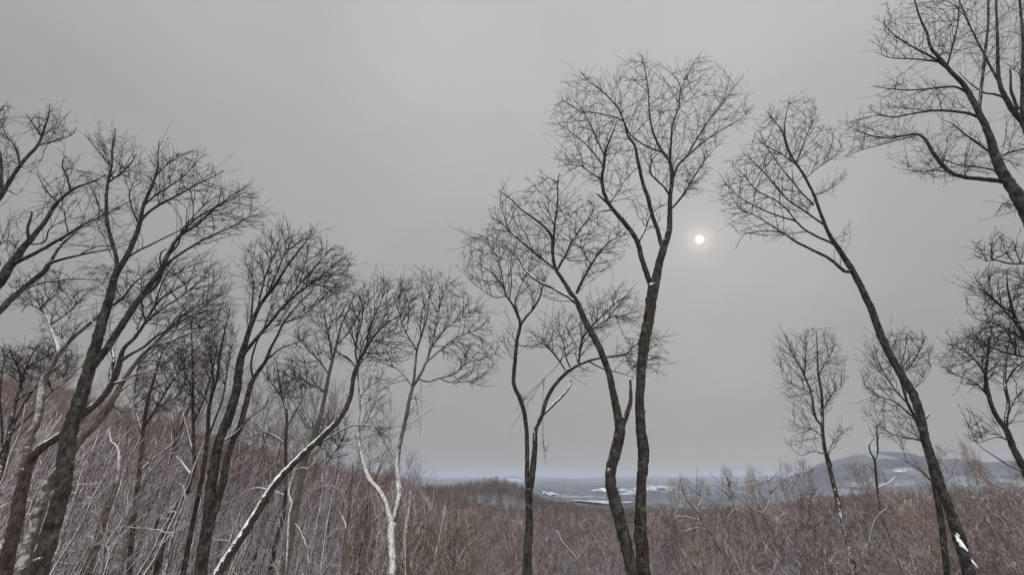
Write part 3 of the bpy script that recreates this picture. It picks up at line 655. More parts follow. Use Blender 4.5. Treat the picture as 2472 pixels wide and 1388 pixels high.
tree('pale crooked tree with a white elbow in its trunk at the far left', 16.5, [
 ('trunk', .3, [.24,.22,.1,.05,.22,.25,.1,0,0], '36 1392 10, 45 1290 9.5, 56 1180 9.5, 69 1065 9.5, 85 1030 9.5, 92 1000 9, 98 965 9, 102 925 8.6, 118 895 7.4, 143 853 6.4, 173 818 5.4, 208 788 4.6, 235 765 3.6, 262 742 2.8, 300 720 1.8, 330 700 .9'),
 ('limb', .7, .3, '143 856 5.4, 138 830 5, 128 805 4.4, 118 778 3.8, 104 755 3.2, 90 742 2.8, 68 735 2, 50 755 1'),
 ('limb', -.8, .05, '120 785 3, 150 765 2.4, 180 740 1.9, 205 710 1.4, 230 690 .8'),
 ('limb', .8, .05, '96 745 2.8, 118 725 2.4, 140 700 2, 142 670 1.5, 150 640 .8'),
 ('limb', .8, .05, '88 742 2.6, 62 715 2.1, 35 690 1.6, 12 680 .8'),
 ('limb', .8, .12, '160 833 2.6, 145 800 2.1, 165 770 1.6, 190 755 .9'),
], [([(0,690),(40,660),(90,640),(170,640),(190,690),(235,690),(210,730),(170,760),(120,760),(60,740),(10,750)],15),([(60,760),(110,760),(150,770),(190,760),(240,740),(260,700),(300,690),(290,740),(220,790),(160,830),(110,830)],18)], dep=2.0, seed=11, bark=M_WHITE)

tree('long forked limbs entering from the left edge, one ending in an upright broken stub', 10.0, [
 ('trunk', .2, .05, '-300 1392 26, -250 1200 24, -180 1000 21, -110 850 18, -60 770 15, -25 710 13, 0 678 11, 26 640 10, 40 622 9, 55 600 7.8, 73 580 7.5, 90 558 6, 108 537 5.4, 134 494 5, 160 470 4, 186 452 3.2, 216 442 2.4, 242 430 1.5, 265 418 .8'),
 ('limb', 1.0, .12, '-60 800 9, -20 765 8.4, 0 749 8, 43 706 7.5, 75 680 7, 108 654 6.2, 120 636 5.5, 150 626 4.4, 186 617 3.6, 230 608 2.8, 275 600 2, 320 585 1'),
 ('limb', -.6, .05, '30 638 5.6, 60 624 5.2, 86 611 5, 120 592 4.6, 151 574 4, 182 555 3.4, 205 540 3, 242 524 2.4, 281 503 1.7, 325 480 .9'),
 ('limb', .8, .05, '119 638 4.4, 135 610 3.8, 150 590 3.2, 170 572 2.6, 195 550 1.9, 210 545 .9'),
 ('stub', .1, .03, '74 588 4.6, 68 566 4.2, 68 545 3.6, 75 525 3, 78 508 2.2'),
 ('limb', .8, .1, '52 702 3.2, 80 690 3, 108 681 2.8, 140 678 2.6, 173 673 2.4, 220 674 2, 272 674 1.4, 300 673 .8'),
 ('limb', .6, .03, '78 590 3, 98 588 2.6, 112 578 2.2, 118 555 1.8, 140 540 1.4, 175 520 .8'),
 ('limb', -.8, .03, '170 462 2.6, 162 430 2.2, 150 400 1.7, 158 375 .9'),
 ('limb', -.7, .03, '140 488 2.6, 115 465 2, 100 440 1.4, 88 415 .8'),
 ('limb', .7, .06, '22 640 2.6, 32 610 2.2, 38 590 1.8, 60 562 1.2'),
 ('limb', .7, .03, '195 613 2.2, 235 595 1.8, 280 592 1.3, 330 575 .8'),
 ('limb', .5, .03, '0 640 2.6, -5 600 2.2, 15 580 1.7, 33 590 1'),
], [([(75,520),(90,450),(140,400),(150,360),(190,390),(230,400),(265,420),(260,460),(200,480),(140,520)],18),([(140,560),(200,510),(280,480),(330,470),(320,520),(240,560),(180,600)],19),
    ([(-20,600),(0,520),(60,480),(70,580),(30,640),(-20,660)],22),([(190,600),(260,570),(330,560),(330,600),(240,640)],24)], dep=1.8, seed=12)

tree('dark limbs of a tree beyond the upper left edge, spreading into the sky', 9.2, [
 ('trunk', .1, 0, '-480 1392 24, -380 1100 20, -270 860 17, -160 680 14, -80 570 11, -30 510 8, 0 475 6.5, 26 433 5, 56 390 4.4, 91 351 3.6, 108 308 2.6, 117 278 1.6, 120 250 .8'),
 ('limb', .8, 0, '-50 535 6, -20 490 5, 2 468 4.6, 3 425 4.4, 0 380 4, -12 320 3.4, -6 280 2.4, 10 255 1.2'),
 ('limb', -.8, 0, '92 351 2.2, 120 345 1.8, 145 336 1.5, 175 325 1.1, 185 308 .7'),
 ('limb', .7, 0, '48 400 2.6, 42 365 2.2, 25 340 1.7, 5 325 1.1'),
 ('limb', -.7, 0, '100 330 2, 80 300 1.6, 62 275 .9'),
 ('limb', .7, 0, '0 470 2.4, 20 460 2, 40 470 1.2, 60 450 .8'),
], [([(60,275),(105,262),(115,245),(150,265),(165,290),(190,315),(150,345),(115,340),(100,360),(70,330)],14),([(-40,300),(-10,240),(20,240),(40,290),(25,320),(60,350),(50,400),(15,430),(-20,420)],14),
    ([(20,440),(60,400),(110,370),(120,400),(80,430),(40,470),(0,500)],21)], dep=1.5, seed=13)

tree('tall bare tree leaning left, a snow clump low on its rough trunk', 13.5, [
 ('trunk', .3, [.03,.05,.03,.0,0,.06,.03,0,0], '2342 1392 14, 2330 1350 13.5, 2315 1300 14, 2305 1265 13, 2290 1225 11.5, 2270 1170 11, 2250 1110 11, 2233 1057 10.5, 2222 1002 10.5, 2205 953 10.5, 2178 908 10, 2150 859 9.5, 2126 809 9.5, 2107 755 9, 2082 700 8.4, 2053 645 8, 2023 599 6.6, 2000 562 5.2, 1981 515 4.6, 1962 464 4, 1939 421 3.6, 1920 393 3.2, 1901 356 2.8, 1894 318 2.2, 1897 281 1.6, 1906 246 .8'),
 ('limb', .6, .04, '2058 655 5, 2040 655 5, 2022 640 4.6, 2000 623 4.4, 1962 604 4, 1920 583 3.4, 1892 564 2.8, 1854 557 2, 1820 561 1.6, 1785 565 .9'),
 ('limb', -.8, .0, '1894 565 2.4, 1859 543 2.2, 1822 520 2, 1789 506 1.7, 1761 468 .9'),
 ('limb', .9, .04, '2022 597 4, 2009 588 3.8, 1972 571 3.6, 1939 552 3.2, 1920 534 3, 1887 524 2.6, 1840 506 2.2, 1789 478 1.6, 1750 445 .8'),
 ('limb', -.9, 0, '1922 536 2.4, 1901 508 2.2, 1869 482 2, 1826 459 1.8, 1794 421 1.4, 1775 405 .8'),
 ('limb', -.6, .02, '1992 545 3.4, 1976 534 3.4, 1943 510 3, 1901 482 2.6, 1869 445 2.3, 1831 403 1.8, 1794 370 .9'),
 ('limb', .9, 0, '1965 495 2.8, 1934 464 2.4, 1911 435 2.2, 1887 407 1.8, 1855 361 1.4, 1835 320 .8'),
 ('limb', -.8, 0, '1921 396 2.4, 1885 372 2, 1850 352 1.6, 1820 330 .8'),
 ('limb', -.8, 0, '1922 395 2, 1935 360 1.7, 1950 320 1.4, 1965 290 .8'),
 ('limb', .7, 0, '1945 430 2, 1975 405 1.6, 2005 385 1.3, 2040 362 .7'),
 ('limb', .7, 0, '1967 470 2, 1995 462 1.7, 2020 445 1.3, 2048 420 .7'),
 ('limb', .5, 0, '1893 567 1.8, 1850 568 1.4, 1800 565 1.1, 1774 602 .8'),
 ('limb', .5, 0, '2012 582 1.4, 2030 572 1.1, 2055 560 .7'),
 ('limb', -.8, 0, '1898 355 2, 1888 318 1.7, 1868 290 1.4, 1850 268 .8'),
 ('stub', 0, .05, '2232 1010 4, 2240 1003 3, 2243 996 2'),
], [([(1722,460),(1748,385),(1790,370),(1822,310),(1850,262),(1885,235),(1930,232),(1975,245),(1985,300),(2010,300),(2040,345),(2045,375),(2000,400),(1950,400),(1940,450),(1960,490),(1960,530),(1900,520),(1850,500),(1780,520),(1735,500)],15),
    ([(1735,510),(1800,500),(1880,530),(1960,590),(1900,590),(1850,580),(1770,560)],16),([(1960,450),(2050,405),(2055,430),(1990,480)],17),([(2005,560),(2050,540),(2060,570),(2015,590)],22)], dep=2.2, seed=14)
_rt = SC.objects[:]  # the clump of snow sits on the trunk just built
_lean = [o for o in SC.objects if o.get('label', '').startswith('tall bare tree leaning left')][0]
_mb = MB(); _c, _s = at(2322, 1308, 13.5 - .18)
_g = np.random.default_rng(5); _mb2 = MB()
for _dx, _dy, _r, _l in ((0, 0, 4.6, 20), (-3, -9, 3.2, 13), (4, 9, 4.2, 15), (-5, -3, 2.4, 9), (6, 15, 2.6, 10), (1, -15, 2.0, 9), (-1, 7, 3.8, 13), (12, 44, 2.6, 18), (9, 37, 1.6, 8)):
    _t = np.linspace(0, 1, 8)
    _P = np.column_stack([_c[0] + (_dx + (_t - .5) * _l * .45) * _s, np.full(8, _c[1] + .04), _c[2] - (_dy + (_t - .5) * _l) * _s]) + _g.normal(0, .5, (8, 3)) * _s
    (_mb2 if _dy > 30 else _mb).tube(_P, np.maximum(.004, np.sin(_t * math.pi) ** .7 * _r * .8 * _s), 9, 1.0, .16)
m_snow, _t2, _b2 = new_mat('clinging snow'); _b2.inputs['Base Color'].default_value = (.84, .85, .87, 1)
_b = np.array(_lean.location); obj('snow_clump', _mb.mesh('snow_clump', origin=_b), m_snow, _lean); obj('snow_clump', _mb2.mesh('snow_clump', origin=_b), m_snow, _lean)

tree('slimmer tree just left of the tall leaning tree, its round crown behind that trunk', 19.0, [
 ('trunk', .3, .05, '2288 1392 8.5, 2280 1330 8, 2274 1270 7.5, 2262 1200 7.5, 2250 1140 7, 2238 1085 6, 2225 1045 5, 2210 1010 4.4, 2192 975 4, 2180 935 3.6, 2172 905 3.2, 2178 870 2.6, 2186 835 1.8, 2190 800 .8'),
 ('limb', .9, 0, '2236 1075 3.4, 2216 1060 2.8, 2185 1055 2.3, 2150 1045 1.8, 2115 1020 .8'),
 ('limb', -.8, 0, '2210 1012 3.2, 2180 985 2.6, 2150 965 2.1, 2115 955 1.6, 2082 925 .8'),
 ('limb', .9, 0, '2196 980 2.8, 2165 945 2.3, 2140 910 1.9, 2120 870 1.4, 2108 825 .8'),
 ('limb', -.8, 0, '2174 905 2.4, 2200 880 2, 2220 845 1.6, 2235 810 .8'),
 ('limb', .8, 0, '2185 950 2.4, 2215 930 2, 2240 900 1.4, 2252 870 .8'),
 ('limb', .8, 0, '2172 910 2.2, 2155 870 1.8, 2145 830 1.4, 2150 795 .8'),
 ('limb', -.6, .05, '2268 1190 2.4, 2240 1150 2, 2210 1125 1.6, 2170 1105 .8'),
], [([(2072,850),(2105,810),(2165,790),(2225,800),(2252,840),(2255,880),(2230,930),(2200,930),(2190,900),(2150,960),(2090,945),(2078,900)],14),([(2085,930),(2160,965),(2215,1010),(2230,1060),(2160,1075),(2110,1050),(2085,1000)],15),([(2175,1080),(2230,1100),(2240,1140),(2190,1130)],20)], dep=2.0, seed=15, rtp=.24, up=.3, bf=.6)

tree('slender bare tree with narrow tall crown standing alone before the open sky', 27.0, [
 ('trunk', .3, [.05,.12,.15,.0,0,0], '2062 1392 8, 2050 1320 7.5, 2036 1270 7, 2025 1220 6.5, 2009 1156 5.8, 1996 1105 5.4, 1989 1070 5, 1985 1030 4.8, 1986 1005 4.2, 1983 948 3.6, 1975 898 2.8, 1973 839 1.8, 1970 795 .8'),
 ('limb', .8, 0, '1985 1028 4, 1968 1005 3.8, 1958 948 3.2, 1938 898 2.6, 1913 854 1.8, 1900 815 .8'),
 ('limb', -.6, .12, '2009 1156 3, 2006 1120 2.8, 1999 1095 2.6, 2010 1065 2, 2030 1045 1.3, 2045 1030 .7'),
 ('limb', .8, 0, '1990 1095 2.4, 1965 1088 2, 1935 1098 1.5, 1912 1085 .7'),
 ('limb', -.8, 0, '1982 1000 2.4, 2000 965 2, 2015 945 1.6, 2035 930 .7'),
 ('limb', .8, 0, '1976 905 2, 1995 870 1.6, 2012 840 1.2, 2022 810 .6'),
 ('limb', .8, 0, '1958 950 2, 1935 935 1.6, 1905 920 1.2, 1885 900 .6'),
 ('limb', -.8, 0, '1987 1055 2, 1960 1035 1.6, 1930 1030 1.2, 1905 1010 .6'),
 ('limb', -.6, 0, '1942 905 2, 1945 860 1.6, 1945 825 1.2, 1940 795 .6'),
], [([(1862,868),(1880,800),(1912,797),(1940,800),(1975,786),(2012,795),(2030,830),(2052,880),(2042,920),(2010,990),(1985,1010),(1960,1000),(1925,1020),(1890,960),(1885,920)],12),
    ([(1895,1020),(1960,1010),(1985,1060),(1980,1090),(1940,1100),(1905,1080)],14),([(1995,1060),(2020,1015),(2060,1030),(2045,1070),(2010,1090)],13)], dep=2.4, seed=16, bark=M_BARK2, rtp=.20, twp=12, up=.35, bf=.6)

tree('thin dead snag with two upright prongs in front of the blue mountain', 31.0, [
 ('trunk', .1, .05, '2124 1230 3.6, 2119 1190 3.4, 2115 1150 3.4, 2111 1108 3.2, 2103 1095 2.6, 2099 1082 2.2, 2099 1067 1.4'),
 ('limb', .3, 0, '2111 1110 2.8, 2118 1096 2.4, 2119 1075 2.2, 2117 1045 1.8, 2116 1018 1'),
 ('limb', .3, .3, '2117 1178 2.4, 2130 1170 2.2, 2146 1165 1.8, 2160 1150 1'),
 ('limb', -.3, .2, '2112 1140 1.4, 2104 1130 1.2, 2097 1120 .7'),
], [([(2095,1040),(2112,1000),(2128,1020),(2125,1050),(2105,1065)],16)], dep=.8, seed=17, rtp=.34, twp=8, name='dead_snag')

tree('dark forked tree leaning in from the right edge over the brown woods', 15.0, [
 ('trunk', .3, 0, '2560 1392 12, 2520 1240 11, 2490 1170 9.5, 2472 1130 9, 2449 1087 8, 2438 1060 7.4, 2429 1037 7, 2404 1002 6, 2389 963 5.4, 2379 908 4.4, 2384 864 3.4, 2390 820 2.4, 2395 780 1'),
 ('limb', .7, 0, '2429 1037 5, 2429 1012 5, 2434 973 4.4, 2426 923 3.8, 2429 864 3, 2436 810 2, 2440 770 .9'),
 ('limb', -.8, 0, '2436 1063 3.4, 2420 1056 3, 2404 1054 2.6, 2382 1061 2.2, 2362 1067 1.6, 2335 1055 .8'),
 ('limb', .8, 0, '2392 968 3, 2372 940 2.6, 2350 920 2.1, 2320 910 1.5, 2285 895 .8'),
 ('limb', -.8, 0, '2380 905 2.8, 2355 870 2.3, 2330 850 1.8, 2300 830 .8'),
 ('limb', .8, 0, '2384 866 2.4, 2368 830 2, 2350 800 1.5, 2340 775 .8'),
 ('limb', -.8, 0, '2427 925 2.6, 2450 890 2.2, 2475 870 1.5, 2500 850 .8'),
 ('limb', .6, 0, '2480 1140 3, 2440 1125 2.4, 2400 1100 1.8, 2370 1080 1.2, 2350 1060 .7'),
], [([(2262,880),(2290,812),(2335,790),(2390,765),(2450,760),(2500,780),(2510,880),(2460,920),(2400,900),(2370,950),(2320,930)],14),([(2330,1000),(2390,1000),(2420,1050),(2370,1080),(2325,1060)],17),([(2440,940),(2500,900),(2500,1020),(2450,1010)],20)], dep=2.2, seed=18)

tree('dense dark crown of a tree beyond the right edge, below the low bare branch', 12.5, [
 ('trunk', .2, 0, '2700 1392 18, 2660 1200 16, 2600 1020 13, 2540 920 10, 2500 870 7.5, 2472 808 5.5, 2455 780 4.6, 2446 755 4, 2438 720 3, 2432 690 2, 2430 650 .9'),
 ('limb', .7, 0, '2530 905 5, 2490 868 4, 2460 858 3.6, 2425 850 3.2, 2390 838 2.6, 2350 825 1.8, 2300 830 .8'),
 ('limb', -.8, 0, '2455 782 3.4, 2430 755 3, 2405 728 2.5, 2380 705 1.9, 2340 690 .8'),
 ('limb', .9, 0, '2446 752 2.8, 2410 735 2.4, 2375 700 1.8, 2350 665 .8'),
 ('limb', .7, 0, '2480 830 3, 2440 800 2.5, 2400 780 2, 2360 770 1.4, 2330 750 .7'),
 ('limb', -.7, 0, '2500 870 3.4, 2490 800 2.8, 2480 740 2.2, 2475 690 1.4, 2470 650 .7'),
], [([(2325,690),(2350,655),(2400,640),(2470,640),(2510,660),(2510,850),(2440,830),(2400,810),(2360,780),(2338,740)],14),([(2300,830),(2340,790),(2400,800),(2480,840),(2400,860),(2350,850)],17)], dep=1.8, seed=19)

tree('huge dark tree filling the upper right corner with long spreading limbs', 10.5, [
 ('trunk', .2, 0, '2790 1392 30, 2700 1100 27, 2620 850 24, 2560 680 21, 2510 570 18, 2472 500 15, 2449 459 13, 2421 421 11.5, 2402 375 10, 2388 328 8.4, 2370 286 7.4, 2351 248 7, 2327 206 6, 2295 173 5.2, 2276 150 4.8, 2248 117 4, 2238 80 3.4, 2224 52 2.8, 2210 9 2, 2200 -30 1'),
 ('limb', .8, 0, '2428 440 7.5, 2405 436 7, 2379 433 6.4, 2332 428 6, 2295 417 5.6, 2267 389 5.2, 2248 361 4.6, 2229 332 4, 2206 325 3.4, 2159 332 2.8, 2112 330 2.2, 2075 318 1.5, 2040 300 .8'),
 ('limb', -.6, 0, '2210 328 2.6, 2175 336 2.2, 2140 346 1.9, 2084 361 1.4, 2040 378 .8'),
 ('limb', -.8, 0, '2366 285 4.6, 2345 277 4.2, 2323 272 4, 2262 267 3.5, 2206 274 3, 2159 283 2.4, 2120 275 1.6, 2095 258 .8'),
 ('limb', .9, 0, '2360 262 3.4, 2345 235 3, 2309 211 2.8, 2262 213 2.6, 2206 218 2.2, 2150 215 1.5, 2105 208 .8'),
 ('limb', .8, 0, '2366 275 4.4, 2365 253 4.4, 2370 206 4, 2374 159 3.6, 2381 103 3.2, 2386 47 2.8, 2386 0 2.2, 2390 -50 1'),
 ('limb', 1.2, 0, '2560 690 14, 2530 560 12, 2510 440 10, 2490 350 8.6, 2472 300 7.6, 2449 272 7, 2426 234 6, 2412 197 4.8, 2409 140 4, 2407 70 3.4, 2404 0 2.4, 2400 -60 1.2'),
 ('limb', -.8, 0, '2490 350 6, 2475 300 5.4, 2468 262 5, 2470 140 4, 2468 70 3.4, 2461 0 2.8, 2455 -60 1.4'),
 ('limb', -1.0, 0, '2297 175 3.4, 2252 140 2.8, 2206 115 2.2, 2159 85 1.6, 2130 55 .8'),
 ('limb', .8, 0, '2280 152 3.2, 2230 145 2.6, 2190 142 2, 2150 140 1.4, 2110 125 .7'),
 ('limb', -.7, 0, '2285 165 3, 2300 110 2.6, 2312 60 2, 2315 20 1.5, 2318 -20 .8'),
 ('limb', .8, 0, '2426 236 3.4, 2400 228 3, 2375 224 2.4, 2340 200 1.7, 2310 170 .8'),
 ('limb', .9, 0, '2412 200 3.4, 2385 150 3, 2360 100 2.5, 2335 50 1.9, 2315 0 1.2, 2305 -40 .7'),
 ('stub', 0, 0, '2458 265 4.2, 2446 235 3.8, 2440 215 3.4, 2440 190 2.8, 2438 165 2'),
 ('limb', .8, 0, '2405 385 3.6, 2430 370 3.2, 2460 362 2.8, 2490 355 1.6'),
 ('limb', -.8, 0, '2400 375 3.2, 2365 350 2.8, 2330 325 2.2, 2300 300 1.6, 2275 290 .8'),
 ('limb', .8, 0, '2415 415 3.4, 2370 405 2.8, 2320 400 2.2, 2270 385 1.5, 2235 395 .8'),
 ('limb', -.8, 0, '2296 417 2.4, 2260 412 2, 2220 415 1.5, 2185 410 .8'),
 ('limb', .6, 0, '2470 505 3, 2445 495 2.4, 2425 490 1.8, 2405 515 .9'),
], [([(2095,95),(2120,40),(2150,-20),(2240,-40),(2330,-50),(2500,-50),(2500,230),(2440,180),(2370,170),(2330,160),(2290,140),(2260,150),(2180,150),(2110,130)],16),
    ([(2100,210),(2160,170),(2280,190),(2330,240),(2350,280),(2260,280),(2160,290),(2095,270)],17),
    ([(2032,300),(2075,262),(2120,290),(2200,300),(2240,320),(2270,380),(2200,345),(2120,350),(2050,370)],14),
    ([(2150,385),(2230,350),(2270,300),(2340,300),(2390,350),(2410,420),(2340,430),(2270,450),(2180,420)],16),
    ([(2400,260),(2500,240),(2500,440),(2430,400)],19),([(2400,470),(2450,470),(2470,520),(2410,520)],16)], dep=2.0, seed=20)

tree('single low branch reaching in from the right edge with upright twigs', 12.0, [
 ('trunk', .1, 0, '2760 1392 14, 2700 1000 11, 2620 800 9, 2560 690 6, 2520 650 4.4, 2490 638 3.6, 2472 636 3.2, 2450 637 3, 2430 635 2.8, 2415 630 2.4, 2395 628 2, 2380 631 1.6'),
 ('limb', .4, 0, '2448 636 1.8, 2430 610 1.5, 2420 580 1.2, 2418 555 .7'),
 ('limb', -.4, 0, '2396 629 1.6, 2394 605 1.3, 2392 580 .7'),
 ('limb', .4, 0, '2382 631 1.5, 2368 605 1.2, 2355 590 .7'),
 ('limb', -.4, 0, '2464 636 1.6, 2452 605 1.3, 2445 580 .7'),
], [([(2328,605),(2352,582),(2380,575),(2412,552),(2440,570),(2480,580),(2480,628),(2400,625),(2345,632)],12)], dep=.8, seed=21, rtp=.34, twp=9)

tree('thin tree with fine upright branches left of the dark slender tree, before the hill', 21.0, [
 ('trunk', .2, .08, '379 1392 9.5, 386 1336 9, 399 1282 8.5, 414 1239 8, 433 1209 7, 451 1187 6.4, 461 1153 5.8, 470 1127 5.2, 468 1080 4.8, 466 1000 4.4, 466 950 3.8, 465 880 3, 463 820 2, 462 770 .9'),
 ('limb', .6, .1, '469 1105 3.6, 455 1050 3, 440 990 2.4, 430 930 1.6, 425 880 .8'),
 ('limb', -.6, .05, '468 1020 3, 490 970 2.5, 508 910 2, 520 860 1.3, 525 820 .7'),
 ('limb', .6, .05, '466 960 2.4, 448 910 2, 442 860 1.4, 440 820 .7'),
 ('limb', .6, .35, '464 1146 3.6, 450 1130 3, 438 1112 2.4, 425 1100 1.2'),
], [([(415,850),(440,790),(465,750),(500,790),(540,800),(530,880),(510,960),(480,1000),(440,990),(420,930)],15)], dep=1.8, seed=22, bark=M_BARK2, rtp=.34, twp=12)

tree('dark slender tree with close upright stems just left of the two-stemmed tree', 18.5, [
 ('trunk', .2, .03, '440 1392 7, 452 1330 7, 468 1250 6.6, 482 1180 6.4, 495 1110 6, 502 1040 5.6, 504 990 5.4, 512 950 4.8, 525 910 4, 530 860 3.4, 540 810 2.4, 552 760 1.4, 558 730 .8'),
 ('limb', .6, .03, '503 985 3.8, 514 930 3.2, 512 880 2.6, 505 830 1.9, 508 780 .9'),
 ('limb', -.6, .03, '500 1060 3.8, 520 1010 3.2, 538 960 2.6, 548 900 2, 556 850 1.2, 570 810 .7'),
 ('limb', .6, .03, '505 980 2.8, 490 950 2.3, 470 915 1.8, 450 880 .8'),
], [([(480,830),(500,770),(550,700),(575,760),(580,830),(560,900),(530,950),(490,930)],15)], dep=1.6, seed=23, twp=13)

tree('low thin-limbed tree with many swept dark branches right of the white-plastered trunk', 20.0, [
 ('trunk', .2, .05, '310 1392 7, 318 1300 7, 328 1210 6.6, 338 1120 6, 346 1040 5.4, 356 970 4.6, 372 915 3.6, 385 870 2.6, 400 830 1.4'),
 ('limb', .6, .05, '344 1050 3.6, 330 1000 3, 325 950 2.4, 330 900 1.6, 340 860 .8'),
 ('limb', -.6, .05, '348 1030 3.6, 380 980 3, 410 930 2.4, 440 890 1.6, 470 860 .8'),
 ('limb', .6, .3, '336 1140 3.4, 365 1110 3, 400 1085 2.6, 425 1060 1.6, 440 1045 .8'),
 ('limb', .6, .05, '380 980 2.4, 420 960 2, 455 930 1.4, 490 900 .8'),
], [([(315,900),(350,840),(400,810),(450,830),(490,870),(470,930),(430,980),(400,1010),(350,1000),(320,960)],14)], dep=1.8, seed=24, bark=M_BARK2, rtp=.34, twp=13)

tree('thin twiggy tree at the far left before the wooded hill, its top swept right', 18.0, [
 ('trunk', .2, .2, '-40 1392 8, -20 1280 7.6, 0 1150 7, 20 1060 6, 35 980 4.6, 50 930 3.6, 62 890 2.6, 80 850 1.6, 100 820 .9'),
 ('limb', .6, .15, '40 965 3.4, 75 945 3, 110 925 2.5, 160 905 1.9, 205 880 .9'),
 ('limb', -.6, .05, '52 925 3, 45 890 2.5, 30 860 2, 20 830 .9'),
 ('limb', .6, .05, '62 890 2.6, 95 870 2.2, 130 850 1.6, 160 830 .8'),
 ('limb', .8, .1, '18 1065 3.6, 50 990 3, 90 930 2.6, 135 890 2, 180 855 1'),
 ('limb', -.8, .1, '2 1140 3.6, 5 1040 3, 0 960 2.5, 5 900 1.8, 15 850 .9'),
 ('limb', -.6, .1, '22 1050 3, 75 1000 2.5, 120 950 2, 160 920 1.5, 200 880 .8'),
], [([(-30,870),(0,835),(60,825),(110,820),(170,830),(200,860),(170,900),(120,930),(60,930),(20,910),(-20,900)],10)], dep=2.4, seed=25, twp=13, rtp=.27)

tree('bare tree with airy crown between the two-stemmed tree and the grey-green trunk', 22.0, [
 ('trunk', .2, .1, '652 1392 7.4, 665 1315 7, 676 1272 6.5, 686 1235 5.6, 690 1180 5, 690 1120 4.8, 690 1060 4.6, 692 1000 3.8, 680 950 3, 672 900 2, 665 860 1'),
 ('limb', .6, .05, '692 1030 3, 715 990 2.5, 735 950 2, 740 900 1.4, 735 860 .7'),
 ('limb', -.6, .05, '684 965 2.6, 660 930 2.1, 640 905 1.5, 625 880 .7'),
 ('limb', .6, .3, '689 1195 3, 645 1180 2.5, 610 1178 2, 580 1195 1.4, 555 1225 .8'),
 ('limb', .6, .05, '690 1070 2.4, 660 1050 2, 630 1045 1.5, 600 1060 .8'),
], [([(615,880),(660,850),(740,850),(760,900),(740,960),(700,980),(650,960)],16),([(590,1040),(640,1020),(680,1050),(640,1090),(590,1090)],18)], dep=1.8, seed=26, bark=M_BARK2, rtp=.34, twp=13)

tree('small snowy-stemmed tree between the grey-green trunk and the white forked tree', 23.0, [
 ('trunk', .2, .3, '745 1392 5.5, 758 1310 5.2, 770 1240 4.8, 778 1190 4.4, 778 1150 4, 785 1115 3.6, 788 1100 3, 796 1070 2.4, 805 1030 1.8, 812 990 .8'),
 ('limb', .5, .3, '785 1116 2.8, 782 1095 2.4, 775 1075 1.8, 768 1050 .8'),
 ('limb', -.5, .2, '788 1118 2.4, 800 1100 2, 815 1080 1.5, 830 1060 .8'),
 ('limb', .5, .3, '778 1175 3, 758 1185 2.6, 748 1205 2.3, 735 1230 1.6, 718 1238 .9'),
 ('limb', -.5, .3, '780 1174 2.6, 800 1172 2.2, 815 1180 1.3, 830 1182 .7'),
], [([(745,1030),(790,990),(840,1000),(860,1050),(840,1100),(800,1110),(755,1080)],14)], dep=1.5, seed=27, bark=M_WHITE, rtp=.34, twp=12)

# ---- crooked snow-lined trees that stand out of the brown woods
def crooked(label, Y, stems, seed, crowns=None, **k):
    k.setdefault('rtp', .32); k.setdefault('twp', 9)
    return tree(label, Y, stems, [(a_, b_ * 1.9) for a_, b_ in (crowns or [])], dep=1.0, seed=seed, bark=M_WHITE, name='crooked_tree', group='crooked snow-lined trees that stand out of the brown woods', **k)
crooked('crooked tree with two snowy prongs and a long side limb, right of the tallest trunk', 34.0, [
 ('trunk', 0, .1, '1766 1392 3.4, 1751 1347 3.2, 1733 1318 3, 1717 1289 2.8, 1706 1278 2.6, 1691 1252 2.4, 1684 1237 2.2, 1665 1215 1.9, 1656 1202 1.6, 1645 1174 1.2, 1641 1155 .7'),
 ('limb', .3, .25, '1690 1270 2.4, 1686 1248 2.2, 1683 1226 2, 1693 1207 1.7, 1684 1181 1.3, 1676 1160 .7'),
 ('limb', -.5, .2, '1706 1279 2, 1693 1274 1.8, 1676 1274 1.7, 1654 1282 1.5, 1641 1279 1'),
 ('limb', .4, .2, '1684 1254 1.9, 1654 1246 1.7, 1628 1245 1.4, 1636 1228 1.2, 1643 1213 .8')], 31,
 [([(1630,1150),(1700,1140),(1705,1190),(1650,1200)],11)])
crooked('small crooked tree with a bent snowy stem and a short right-hand branch', 36.0, [
 ('trunk', 0, .1, '1762 1392 2.6, 1761 1340 2.6, 1760 1291 2.5, 1758 1270 2.4, 1749 1257 2.2, 1740 1239 2, 1730 1226 1.8, 1723 1215 1.6, 1712 1203 1'),
 ('limb', .4, .12, '1758 1268 1.9, 1759 1245 1.7, 1769 1231 1.5, 1767 1205 1.3, 1760 1180 1.1, 1757 1150 .7'),
 ('limb', .4, .2, '1768 1231 1.2, 1780 1229 1, 1790 1224 .7')], 32, [([(1730,1160),(1755,1125),(1780,1150),(1775,1200),(1745,1200)],10)])
crooked('crooked tree whose long snowy limb slants up to the left across the brown woods', 33.0, [
 ('trunk', 0, .15, '1935 1392 3.2, 1920 1369 3, 1896 1330 2.8, 1870 1298 2.7, 1864 1276 2.5, 1849 1257 2.3, 1838 1237 2.2, 1827 1233 2, 1803 1218 1.8, 1784 1203 1.5, 1766 1190 1.2, 1767 1180 .7'),
 ('limb', .4, .15, '1870 1296 2, 1876 1282 2, 1876 1261 1.9, 1879 1248 1.7, 1896 1239 1.1'),
 ('limb', .4, .15, '1838 1238 1.6, 1850 1225 1.4, 1858 1200 1.2, 1855 1170 .9, 1850 1140 .6')], 33, [([(1830,1200),(1840,1135),(1875,1140),(1880,1200)],10)])
